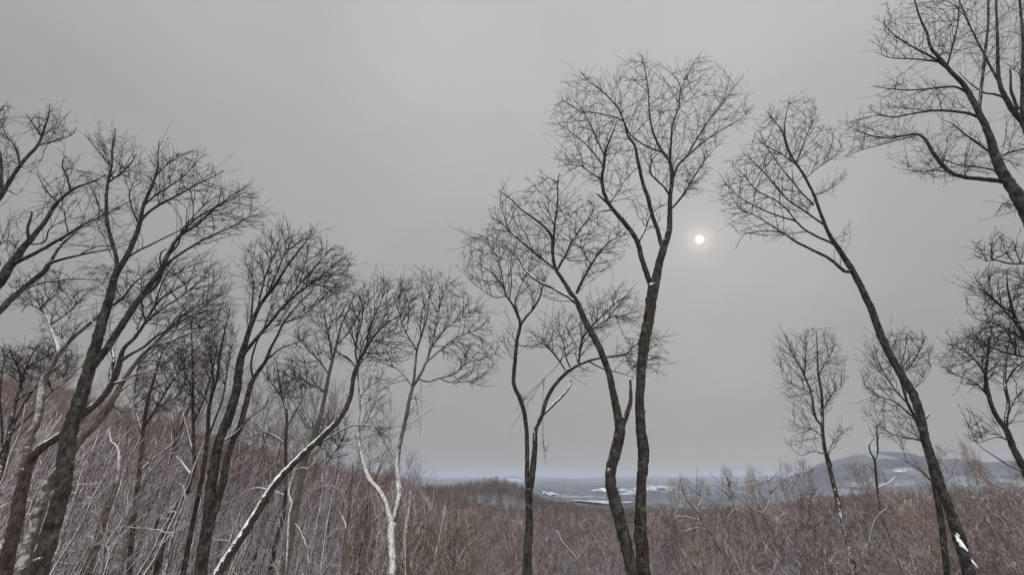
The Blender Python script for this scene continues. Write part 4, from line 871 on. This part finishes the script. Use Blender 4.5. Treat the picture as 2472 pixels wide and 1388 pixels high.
crooked('slim crooked tree with a steep snowy double stem, left of the long slanting limb', 35.0, [
 ('trunk', 0, .15, '1836 1392 2.4, 1830 1320 2.4, 1824 1262 2.3, 1817 1245 2.1, 1812 1231 2, 1807 1218 1.8, 1799 1200 1.5, 1790 1187 .8'),
 ('limb', .3, .2, '1822 1275 2, 1812 1258 1.8, 1803 1243 1.6, 1794 1234 1'),
 ('limb', .3, .1, '1808 1220 1.2, 1800 1212 1, 1797 1195 .7')], 34)
crooked('crooked stem with a white snowy top bending right, left of the leaning tree trunk', 30.0, [
 ('trunk', 0, .1, '2068 1392 3.4, 2078 1350 3.2, 2087 1326 3, 2100 1304 2.8, 2105 1276 2.8, 2115 1250 2.7, 2128 1236 2.2, 2139 1229 1.4'),
 ('limb', .3, .2, '2086 1332 2, 2074 1325 1.8, 2060 1305 1.4, 2052 1298 .9'),
 ('limb', .3, .1, '2106 1290 1.4, 2096 1275 1.3, 2088 1268 .8')], 35)
crooked('snow-lined forked stem rising right, its white fork below the broomy trees at left', 19.0, [
 ('trunk', 0, .2, '290 1392 5.5, 300 1330 5.4, 312 1261 5.2, 327 1226 5, 338 1192 4.8, 349 1166 4.6, 362 1140 4.2, 381 1123 3.4, 388 1112 3, 401 1097 2.7, 430 1075 2.2, 445 1064 1.4'),
 ('limb', .4, .15, '362 1140 3.2, 361 1120 2.8, 367 1098 2.4, 378 1075 2, 372 1050 1.3, 380 1030 .8'),
 ('limb', -.4, .2, '405 1096 2, 430 1091 1.7, 462 1078 1')], 36, twp=8)
crooked('pale stem with one long level snowy branch pointing left, low in the left thicket', 18.0, [
 ('trunk', 0, .3, '398 1392 4, 408 1330 3.8, 419 1287 3.6, 427 1257 3.3, 438 1235 3, 448 1205 2.6, 444 1180 2, 443 1170 1.2'),
 ('limb', .4, .35, '420 1286 2.8, 399 1285 2.5, 384 1278 2.3, 369 1278 2.1, 351 1274 1.9, 330 1274 1.6, 308 1271 1.2, 285 1272 .7'),
 ('limb', -.3, .3, '443 1176 1.8, 430 1166 1.6, 417 1156 .9')], 37)
crooked('grey-green broken trunk whose thin white top bends to the left', 18.5, [
 ('trunk', 0, [.0, .0, .0, .0, .05, .3, .4, .4], '208 1392 11, 220 1350 10.5, 232 1315 10, 250 1261 9, 263 1218 8, 280 1174 7, 286 1131 5.4, 287 1098 3.4, 285 1085 2.9, 279 1073 2.7, 268 1066 2.4, 266 1055 2, 262 1034 1.2')], 38)
crooked('white bent stem crossing in front of the straight grey-green trunk', 17.5, [
 ('trunk', 0, [.1,.2,.35,.4,.4,.4,.3], '690 1392 3.4, 694 1320 3.4, 697 1252 3.4, 704 1215 4, 697 1196 4, 699 1179 3.6, 708 1144 3, 714 1116 1.8, 713 1105 1'),
 ('limb', -.3, .25, '713 1136 2.4, 730 1128 2.3, 747 1129 2, 761 1114 1')], 39)
crooked('dark thin trunk with a small white forked branch left of the white forked tree', 19.0, [
 ('trunk', 0, .02, '826 1392 6, 831 1343 5.6, 833 1304 5, 838 1274 4.4, 842 1240 3.4, 846 1200 2.8, 850 1150 1.8, 852 1110 .8'),
 ('limb', .3, .35, '836 1275 3.2, 833 1262 3, 825 1244 2.6, 819 1234 1.6'),
 ('limb', -.3, .3, '824 1243 2.2, 828 1225 1.8, 830 1207 1.1'),
 ('limb', -.3, .1, '840 1262 2.4, 858 1240 2, 880 1215 1.6, 905 1195 .8')], 40)
crooked('white bent limb rising low between the grey-green trunk and the small snowy tree', 17.0, [
 ('trunk', 0, .25, '748 1392 4, 744 1350 3.6, 738 1315 3.2, 730 1293 2.8, 721 1274 2.4, 712 1263 1.4'),
 ('limb', .3, .15, '736 1308 1.8, 745 1270 1.5, 752 1240 1.1, 768 1215 .7')], 41)
crooked('tiny snowy forked tree low in the brown woods right of the slim V-forked tree', 30.0, [
 ('trunk', 0, .25, '1400 1392 3, 1392 1350 2.6, 1372 1325 2.3, 1352 1300 1.9, 1342 1280 1.2'),
 ('limb', .3, .3, '1392 1350 2, 1410 1325 1.7, 1430 1305 1.1'),
 ('limb', .3, .3, '1354 1302 1.4, 1350 1285 1.1, 1335 1278 .7')], 42)
crooked('spreading snowy-limbed small tree between the white forked tree and the slim V-forked tree', 30.0, [
 ('trunk', 0, .2, '1102 1392 3, 1100 1360 2.8, 1098 1330 2.4, 1088 1300 2, 1080 1275 1.2'),
 ('limb', .3, .3, '1100 1352 2.2, 1125 1325 1.8, 1150 1300 1.3, 1170 1285 .7'),
 ('limb', -.3, .3, '1099 1340 1.8, 1112 1310 1.5, 1118 1280 .8'),
 ('limb', -.3, .3, '1099 1345 1.8, 1075 1318 1.5, 1060 1290 .8')], 43, [([(1050,1290),(1080,1255),(1150,1260),(1180,1280),(1150,1330),(1080,1330)],12)])


# ------------------------------------------------------------------ prototypes grown in their own space
def proto(kind, seed, fine=1.0):
    g = np.random.default_rng(seed)
    mb = MB()
    if kind == 'shrub':
        H = 4.0; n = g.integers(7, 11)
        for k in range(n):
            a = g.uniform(0, 6.28); lean = g.uniform(.05, .35); h = H * g.uniform(.6, 1.)
            d = np.array([math.cos(a) * lean, math.sin(a) * lean, 1.0]); o = np.array([math.cos(a), math.sin(a), 0]) * g.uniform(0, .35)
            t = np.linspace(0, 1, 6); P = o + d * h * t[:, None] * .8 + np.cumsum(g.normal(0, .05, (6, 3)), 0); P[0, 2] = -.2
            r = .022 * (1 - t * .7)
            mb.prisms(P[:-1], P[1:], r[:-1], r[1:], .04)
            T = P[-1] + g.normal(0, 1, (int(16 * fine), 3)) * (.38, .38, .5); T = np.concatenate([T, P[3] + g.normal(0, .35, (int(7 * fine), 3))])
            Pn, Dn, par, n0 = grow(P[2:], unit(np.gradient(P, axis=0))[2:], np.zeros(4), T, .2, .8)
            branchwork(mb, Pn, Dn, par, n0, r[2:], .006, .35, 2, .1, 0.02, g=g)
        return mb.mesh('shrub')
    H = 10.0
    t = np.linspace(0, 1, 14)
    wander = np.cumsum(g.normal(0, .09, (14, 3)), 0) * (1, 1, 0); lean = g.normal(0, .06, 2)
    fork = kind == 'forked'
    top = .80 if kind != 'snag' else .62
    P = np.column_stack([lean[0] * t * H, lean[1] * t * H, t * H * top]) + wander; P[0, 2] = -.4
    r0 = {'slender': .058, 'forked': .070, 'snag': .085, 'far': .08}[kind]
    r = r0 * (1 - t * .82)
    sides = 6 if kind != 'far' else 4
    tm = MB(); tm.tube(P, r, sides, .15 if kind == 'snag' else 0.05, .06)
    limbs = []
    nl = {'slender': 4, 'forked': 6, 'snag': 6, 'far': 4}[kind]
    for k in range(nl):
        i = int(g.integers(5 if kind != 'snag' else 4, 12)); a = g.uniform(0, 6.28); ln = g.uniform(1.3, 3.0) * (1.3 if fork else 1)
        rise = g.uniform(.5, 1.4) if kind != 'snag' else g.uniform(.0, .9)
        d = unit(np.array([math.cos(a), math.sin(a), rise])); s = np.linspace(0, 1, 7)
        Q_ = P[i] + d * ln * s[:, None] + np.array([0, 0, .5 if kind != 'snag' else .1]) * (s ** 2)[:, None] + np.cumsum(g.normal(0, .05 if kind != 'snag' else .11, (7, 3)), 0) * (s > 0)[:, None]
        rl = r[i] * .62 * (1 - s * .75); tm.tube(Q_, rl, 5 if kind != 'far' else 3, .18 if kind == 'snag' else .12, .05); limbs.append((Q_, rl))
    n = int({'slender': 230, 'forked': 320, 'snag': 80, 'far': 240}[kind] * fine)
    z = g.uniform(.38, 1.0, n * 3); wdt = {'slender': 1.15, 'forked': 1.8, 'snag': 1.7, 'far': 1.9}[kind]
    prof = np.sin(np.clip((z - .34) / .68, 0, 1) ** .8 * math.pi) ** .6
    a = g.uniform(0, 6.28, n * 3); q = np.sqrt(g.uniform(0, 1, n * 3)) * wdt * prof
    T = np.column_stack([np.cos(a) * q + lean[0] * z * H, np.sin(a) * q + lean[1] * z * H, z * H])[:n]
    sp = np.concatenate([P[5:]] + [l[0][1:] for l in limbs]); sd = np.concatenate([unit(np.gradient(P, axis=0))[5:]] + [unit(np.gradient(l[0], axis=0))[1:] for l in limbs])
    sr = np.concatenate([r[5:]] + [l[1][1:] for l in limbs])
    Pn, Dn, par, n0 = grow(sp, sd, np.zeros(len(sp)), T, .3, .9)
    cm = MB(); branchwork(cm, Pn, Dn, par, n0, sr * .8, (.0052 if fine > 1.5 else .0065) if kind != 'far' else .011, (.42 if fine > 1.5 else .58) if kind != 'far' else .6, 3 if kind != 'far' else 2, .12, .0, g=g)
    if kind == 'far':
        for a_ in ('V', 'Q', 'T', 'A'): pass
        off = tm.n
        tm.V += cm.V; tm.A += cm.A; tm.Q += [q_ + off for q_ in cm.Q]; tm.T += [q_ + off for q_ in cm.T]; tm.n += cm.n
        return tm.mesh('far_tree')
    return tm.mesh('trunk'), cm.mesh('crown')

KINDS = {}
for kd, ns in (('slender', 4), ('forked', 4), ('snag', 4)):
    KINDS[kd] = [proto(kd, 50 + 7 * q + len(kd), 2.0) for q in range(ns)]
FAR = [proto('far', 300 + q) for q in range(6)]
SHR = [proto('shrub', 400 + q) for q in range(5)]

# skyline allowed to the young trees, by azimuth (degrees)
EAZ = [-60, -50, -44, -38, -30, -22, -16, -12.5, -10.5, -8, 0, 10, 17, 22, 26, 32, 40, 46, 52, 60]
EEL = [8.2, 8.0, 6.6, 5.0, 3.2, 1.9, 1.2, .5, -2.0, -2.8, -3.0, -3.2, -2.9, -1.8, -.9, -.6, -.5, -.3, .3, .5]
KPH = {'slender': 'slender young tree', 'forked': 'spreading young tree', 'snag': 'crooked sparse tree'}
GRP = {'slender': 'slender young trees in the thicket', 'forked': 'spreading young trees in the thicket', 'snag': 'crooked sparse trees in the thicket'}
def project(p):
    x, y, z = p; dpt = y * cT + z * sT
    return CX + F * x / dpt, CY - F * (-y * sT + z * cT) / dpt
YOUNG = []
KINDH = {k_: [proto(k_, 250 + 7 * q + len(k_), .8) for q in range(5)] for k_ in ('slender', 'forked')}     # the taller ones that stand against the sky
KINDL = {k_: [proto(k_, 150 + 7 * q + len(k_), .7) for q in range(5)] for k_ in KINDS}     # those on the windward left slope carry more snow
def young(kd, x, y, Ht, mat, wide=1.0, lib=None):
    tr, cr = (lib or (KINDL if x < -.2 * y else KINDS))[kd][int(rng.integers(len(KINDS[kd])))]
    if x < -.2 * y and not lib: mat = M_STEM
    z = float(height(x, y)); e = empty({'slender': 'slender_tree', 'forked': 'young_tree', 'snag': 'crooked_tree'}[kd], (x, y, z - .1))
    s = Ht / 10.0; w = (s * rng.uniform(.85, 1.15) + (0.12 if s < .6 else 0)) * wide; e.scale = (w, w, s)
    e.rotation_euler = (rng.normal(0, .05), rng.normal(0, .05), rng.uniform(0, 6.28))
    YOUNG.append((kd, e, project((x, y, z + Ht * .6)), math.hypot(x, y)))
    for nm, me in (('trunk', tr), ('crown', cr)):
        if not me.materials: me.materials.append(M_WOOD if lib and nm == 'crown' else mat)
        o = bpy.data.objects.new(nm, me); o.parent = e; COL.objects.link(o)
def young_at(kd, px, py, Y, wide=.8):
    """a young tree whose tip stands at that place of the view, at that distance"""
    p, _ = at(px, py, Y); young(kd, p[0], p[1], float(p[2] - height(p[0], p[1])), M_BARK2, wide, KINDH)
for q in ((345,900,30),(388,925,33),(415,985,28),(540,760,27),(566,880,35),(602,905,30),(655,915,36),(692,1010,31),(720,900,36),(772,885,30),(826,1010,33),
          (868,1085,36),(905,1045,31),(930,1100,38),(250,975,34),(182,880,30),(128,850,27),(222,890,36),(66,850,30),(30,862,38),(100,835,33),(-20,850,30),(480,840,33),
          (505,930,38),(620,1020,28),(745,1010,38),(585,1010,33),(290,960,38),(155,905,38),(985,1090,36),(320,870,36),(365,960,40),(430,960,36),(455,905,28),(525,850,33),(578,800,30),(632,960,33),(668,1010,38),(705,950,28),(738,840,33),(752,960,36),(800,960,30),(845,930,36),(885,960,33),(905,1110,30),(20,905,30),(80,880,27),(155,850,33),(200,940,40),(270,930,36),(300,1010,33),(-10,900,36),(958,1095,33),(1005,1120,40)):
    young_at('slender' if q[0] % 3 else 'forked', *q)
for q in ((1642,1158,48),(1676,1150,52),(1716,1156,55),(1756,1128,50),(1797,1150,58),(1822,1128,50),(1847,1140,55),(1872,1145,60),(1902,1118,46),(1934,1112,44),(1962,1120,52),
          (2040,1118,50),(2072,1112,46),(2150,1130,50),(2186,1090,42),(2200,1110,50),(2290,1075,40),(2318,1060,36),(2345,1075,42),(2375,1110,46),(2420,1105,40),(2452,1115,44),(2128,1150,50),(2008,1140,55)):
    young_at('slender' if q[0] % 2 else 'forked', *q, wide=.6)
cells = []
while len(cells) < 330:
    az = rng.uniform(-52, 52); r = 22 + 62 * rng.random() ** 1.1
    if az > -10 and rng.random() < .25: continue
    x, y = r * math.sin(R(az)), r * math.cos(R(az))
    if any((x - a) ** 2 + (y - b_) ** 2 < 2.6 for a, b_ in cells): continue
    el = np.interp(az, EAZ, EEL); hmax = math.tan(R(el)) * r - float(height(x, y))
    Ht = min(hmax * rng.uniform(.72, 1.0), 15 if az < -12 else 12)
    if Ht < 3: continue
    kd = rng.choice(['slender', 'forked', 'snag'], p=[.42, .18, .40] if az < -12 else [.28, .34, .38])
    if kd == 'snag': Ht = Ht * .92
    cells.append((x, y)); young(str(kd), x, y, Ht, M_WOOD)
MARKS = [(-400, 'the left edge'), (110, 'the big forked trunk'), (500, 'the two-stemmed tree'), (700, 'the grey-green trunk'), (945, 'the white forked tree'), (1275, 'the V-forked tree'),
         (1550, 'the tallest trunk'), (2045, 'the narrow-crowned tree'), (2300, 'the leaning trunk'), (2900, 'the right edge')]
ORD = 'first second third fourth fifth sixth seventh eighth ninth tenth eleventh twelfth thirteenth fourteenth fifteenth sixteenth seventeenth eighteenth nineteenth twentieth'.split()
bins = {}
for kd, e, (px, py), d in YOUNG:
    k = sum(px > m_[0] for m_ in MARKS[1:-1]); bins.setdefault((kd, k, d > 48), []).append((px, e))
for (kd, k, far), L in bins.items():
    for n_, (px, e) in enumerate(sorted(L, key=lambda q: q[0])):
        tag(e, '%s %s, %s from left between %s and %s' % ('distant' if far else 'nearer', KPH[kd], ORD[n_] if n_ < 20 else '%dth' % (n_ + 1), MARKS[k][1], MARKS[k + 1][1]), 'tree', GRP[kd])

# ------------------------------------------------------------------ masses nobody could count
def scatter(name, pts, scl, rot, idx, meshes, mat, label, cat):
    pc = bpy.data.collections.new(name + '_kinds')
    for q, me in enumerate(meshes):
        if not me.materials: me.materials.append(mat)
        pc.objects.link(bpy.data.objects.new('kind_%02d' % q, me))
    me = bpy.data.meshes.new(name); me.vertices.add(len(pts)); me.vertices.foreach_set('co', np.asarray(pts, dtype=np.float32).ravel())
    for k, v, ty in (('scl', scl, 'FLOAT'), ('rot', rot, 'FLOAT'), ('idx', idx, 'INT')):
        a = me.attributes.new(k, ty, 'POINT'); a.data.foreach_set('value', np.asarray(v, dtype=np.int32 if ty == 'INT' else np.float32))
    o = bpy.data.objects.new(name, me); COL.objects.link(o)
    ng = bpy.data.node_groups.new(name, 'GeometryNodeTree')
    ng.interface.new_socket('Geometry', in_out='INPUT', socket_type='NodeSocketGeometry'); ng.interface.new_socket('Geometry', in_out='OUTPUT', socket_type='NodeSocketGeometry')
    gi = ng.nodes.new('NodeGroupInput'); go = ng.nodes.new('NodeGroupOutput'); ip = ng.nodes.new('GeometryNodeInstanceOnPoints')
    ci = ng.nodes.new('GeometryNodeCollectionInfo'); ci.inputs['Collection'].default_value = pc; ci.inputs['Separate Children'].default_value = True; ci.inputs['Reset Children'].default_value = True
    def attr(nm, ty):
        n = ng.nodes.new('GeometryNodeInputNamedAttribute'); n.data_type = ty; n.inputs['Name'].default_value = nm; return n.outputs['Attribute']
    ip.inputs['Pick Instance'].default_value = True
    cb = ng.nodes.new('ShaderNodeCombineXYZ'); ng.links.new(attr('rot', 'FLOAT'), cb.inputs[2])
    ng.links.new(gi.outputs[0], ip.inputs['Points']); ng.links.new(ci.outputs[0], ip.inputs['Instance']); ng.links.new(attr('idx', 'INT'), ip.inputs['Instance Index'])
    ng.links.new(cb.outputs[0], ip.inputs['Rotation']); ng.links.new(attr('scl', 'FLOAT'), ip.inputs['Scale']); ng.links.new(ip.outputs[0], go.inputs[0])
    md = o.modifiers.new('scatter', 'NODES'); md.node_group = ng
    return tag(o, label, cat, kind='stuff')
# far woods: spacing grows with distance
fp = []; fs = []
for (r0, r1, sp) in ((62, 150, 3.3), (150, 300, 5.0), (300, 640, 6.0), (640, 1100, 14)):
    n = int(R(112) * (r1 * r1 - r0 * r0) / 2 / sp ** 2)
    rr = np.sqrt(rng.uniform(r0 * r0, r1 * r1, n)); az = rng.uniform(-56, 56, n)
    x, y = rr * np.sin(np.radians(az)), rr * np.cos(np.radians(az)); z = height(x, y)
    el = np.interp(az, EAZ, EEL)
    for a, b_, c_, r_, e_, azz in zip(x, y, z, rr, el, az):
        Ht = rng.uniform(8.0, 11.5) * (1.0 if r_ < 300 else 1.0)
        if r_ < 150: Ht = min(Ht, math.tan(R(e_)) * r_ - c_)
        if Ht < 3: continue
        fp.append((a, b_, c_ - .2)); fs.append(Ht / 10)
n = len(fp); print('far trees', n)
scatter('distant_woods', fp, fs, rng.uniform(0, 6.28, n), rng.integers(0, len(FAR), n), FAR, M_FAR, 'mass of leafless brown woods covering the slope and low hill beyond the near trees', 'woods')
def brush(name, n, az0, az1, r0, r1, mat, meshes, label, smin, smax, lift=1.0):
    rr = np.sqrt(rng.uniform(r0 * r0, r1 * r1, n)); az = rng.uniform(az0, az1, n)
    x, y = rr * np.sin(np.radians(az)), rr * np.cos(np.radians(az)); z = height(x, y); s = rng.uniform(smin, smax, n)
    cap = (np.tan(np.radians(np.interp(az, EAZ, EEL) - .6)) * rr - z) / 4.2; s = np.minimum(s, np.maximum(cap, .4))
    scatter(name, np.column_stack([x, y, z]), s, rng.uniform(0, 6.28, n), rng.integers(0, len(meshes), n), meshes, mat, label, 'undergrowth')
brush('undergrowth', 260, -22, 56, 20, 80, M_WOOD, SHR, 'dense tangle of thin bare brown shrub stems along the bottom', .3, .8)
SHR3 = [m.copy() for m in SHR]
for m_ in SHR3: m_.materials.clear()
brush('snowy_undergrowth', 170, -56, -22, 20, 70, M_STEM, SHR3, 'snow-dusted tangle of shrub stems between the trunks on the left slope', .3, .9)
def pole(seed, wan=.055, nb=0):
    g = np.random.default_rng(seed); mb = MB(); H = 9.0; t = np.linspace(0, 1, 18)
    w = np.cumsum(g.normal(0, wan, (18, 3)), 0) * (1, 1, 0); ln = g.normal(0, .09, 2)
    P = np.column_stack([ln[0] * t * H, ln[1] * t * H, t * H]) + w; P[0, 2] = -.5
    r = g.uniform(.045, .115) * (1 - t * .86); mb.tube(P, r, 6, g.uniform(-.02, .22), .05)
    for k in range(g.integers(4, 9) + nb):
        i = int(g.integers(4, 16)); a = g.uniform(0, 6.28); L = g.uniform(.5, 2.4); n = 8; q = np.linspace(0, 1, n)
        d = unit(np.array([math.cos(a), math.sin(a), g.uniform(-.1, .9)]))
        B = P[i] + d * L * q[:, None] + np.cumsum(g.normal(0, .06, (n, 3)), 0) * (q > 0)[:, None] + np.array([0, 0, .35]) * (q ** 2)[:, None]
        rb = max(r[i] * .5, .012) * (1 - q * .7); mb.tube(B, rb, 5, g.uniform(.02, .32), .05)
        for m_ in range(3):
            c = int(g.integers(2, n)); e = unit(d + g.normal(0, .6, 3)); mb.prisms([B[c], B[c] + e * .3], [B[c] + e * .3, B[c] + unit(e + g.normal(0, .3, 3)) * .62], rb[c] * .6, rb[c] * .35, .05)
    return mb.mesh('pole')
POLES = [pole(900 + q) for q in range(10)]
POLES2 = [pole(960 + q, .17, 6) for q in range(8)]
def stems(name, n, a0, a1, r0, r1, meshes, label, hi, mat):
    tp = []; ts = []
    for q in range(n):
        r = math.sqrt(rng.uniform(r0 ** 2, r1 ** 2)); az = rng.uniform(a0, a1); x, y = r * math.sin(R(az)), r * math.cos(R(az)); z = float(height(x, y))
        Ht = min((math.tan(R(np.interp(az, EAZ, EEL) - 1.2)) * r - z) * rng.uniform(.5, 1.0), hi)
        if Ht > 2.0: tp.append((x, y, z)); ts.append(Ht / 9)
    scatter(name, tp, ts, rng.uniform(-.9, .9, len(tp)), rng.integers(0, len(meshes), len(tp)), meshes, mat, label, 'thicket')
stems('snowy_stems', 1350, -55, -9, 24, 72, POLES, 'countless thin bare stems with snow plastered on one side, filling the left slope', 11, M_STEM)
stems('crooked_stems', 480, -12, 55, 26, 80, POLES2, 'countless short crooked snow-lined stems among the brown woods', 8, M_STEM)
def joined(tr, cr):
    mb_ = []; V_ = []; L_ = []; n_ = 0; S_ = []; st_ = []; tt_ = []
    for me in (tr, cr):
        v = np.empty(len(me.vertices) * 3, np.float32); me.vertices.foreach_get('co', v); V_.append(v.reshape(-1, 3))
        a = np.empty(len(me.vertices), np.float32); me.attributes['snow'].data.foreach_get('value', a); S_.append(a)
        for p in me.polygons: L_.append([q + n_ for q in p.vertices])
        n_ += len(me.vertices)
    return raw_mesh('thicket_stem', np.concatenate(V_), [p for p in L_ if len(p) == 4], [p for p in L_ if len(p) == 3], {'snow': np.concatenate(S_)})
STEM = [joined(*proto(k_, 700 + q, 2.0)) for q, k_ in enumerate(('slender', 'forked', 'forked', 'forked', 'snag', 'forked'))]
tp = []; ts = []
for q in range(1700):
    r = math.sqrt(rng.uniform(30 ** 2, 105 ** 2)); az = rng.uniform(-55, 55); r = max(r, 52 + q % 20) if az < -12 else r; x, y = r * math.sin(R(az)), r * math.cos(R(az)); z = float(height(x, y))
    Ht = min((math.tan(R(np.interp(az, EAZ, EEL) - .15)) * r - z) * rng.uniform(.55, 1.0), 13)
    if Ht > 2.5: tp.append((x, y, z)); ts.append(Ht / 10)
scatter('thicket', tp, ts, rng.uniform(0, 6.28, len(tp)), rng.integers(0, len(STEM), len(tp)), STEM, M_WOOD, 'crowded thicket of thin snow-dusted bare stems filling the slope behind the big trees', 'thicket')
SHR2 = [m.copy() for m in SHR]
for m_ in SHR2: m_.materials.clear()
brush('rusty_undergrowth', 60, -17.5, -8.0, 24, 52, M_RUST, SHR2, 'patch of rusty orange-brown twiggy brush beside the white forked tree', 1.4, 2.6)

# ------------------------------------------------------------------ haze
m = bpy.data.materials.new('haze'); m.use_nodes = True; t = m.node_tree; t.nodes.clear()
pv = N(t, 'ShaderNodeVolumePrincipled'); pv.inputs['Color'].default_value = (.56, .625, .74, 1); pv.inputs['Density'].default_value = .52e-4
pv.inputs['Anisotropy'].default_value = 0.0
out = N(t, 'ShaderNodeOutputMaterial'); t.links.new(pv.outputs[0], out.inputs['Volume'])
S = 26000.; zb, zt = float(GZ.min()) - 1.0, max(float(GZ.max()), 40) + 10
V = [(x, y, z) for z in (zb, zt) for y in (-S, S) for x in (-S, S)]
Q = [(0, 2, 3, 1), (4, 5, 7, 6), (0, 1, 5, 4), (1, 3, 7, 5), (3, 2, 6, 7), (2, 0, 4, 6)]
hz = obj('haze', raw_mesh('haze', V, Q, smooth=False), m); tag(hz, 'thin grey winter haze in the air over the valley', 'haze', kind='stuff')
print('tris', sum(len(o.data.polygons) for o in SC.objects if o.type == 'MESH') )
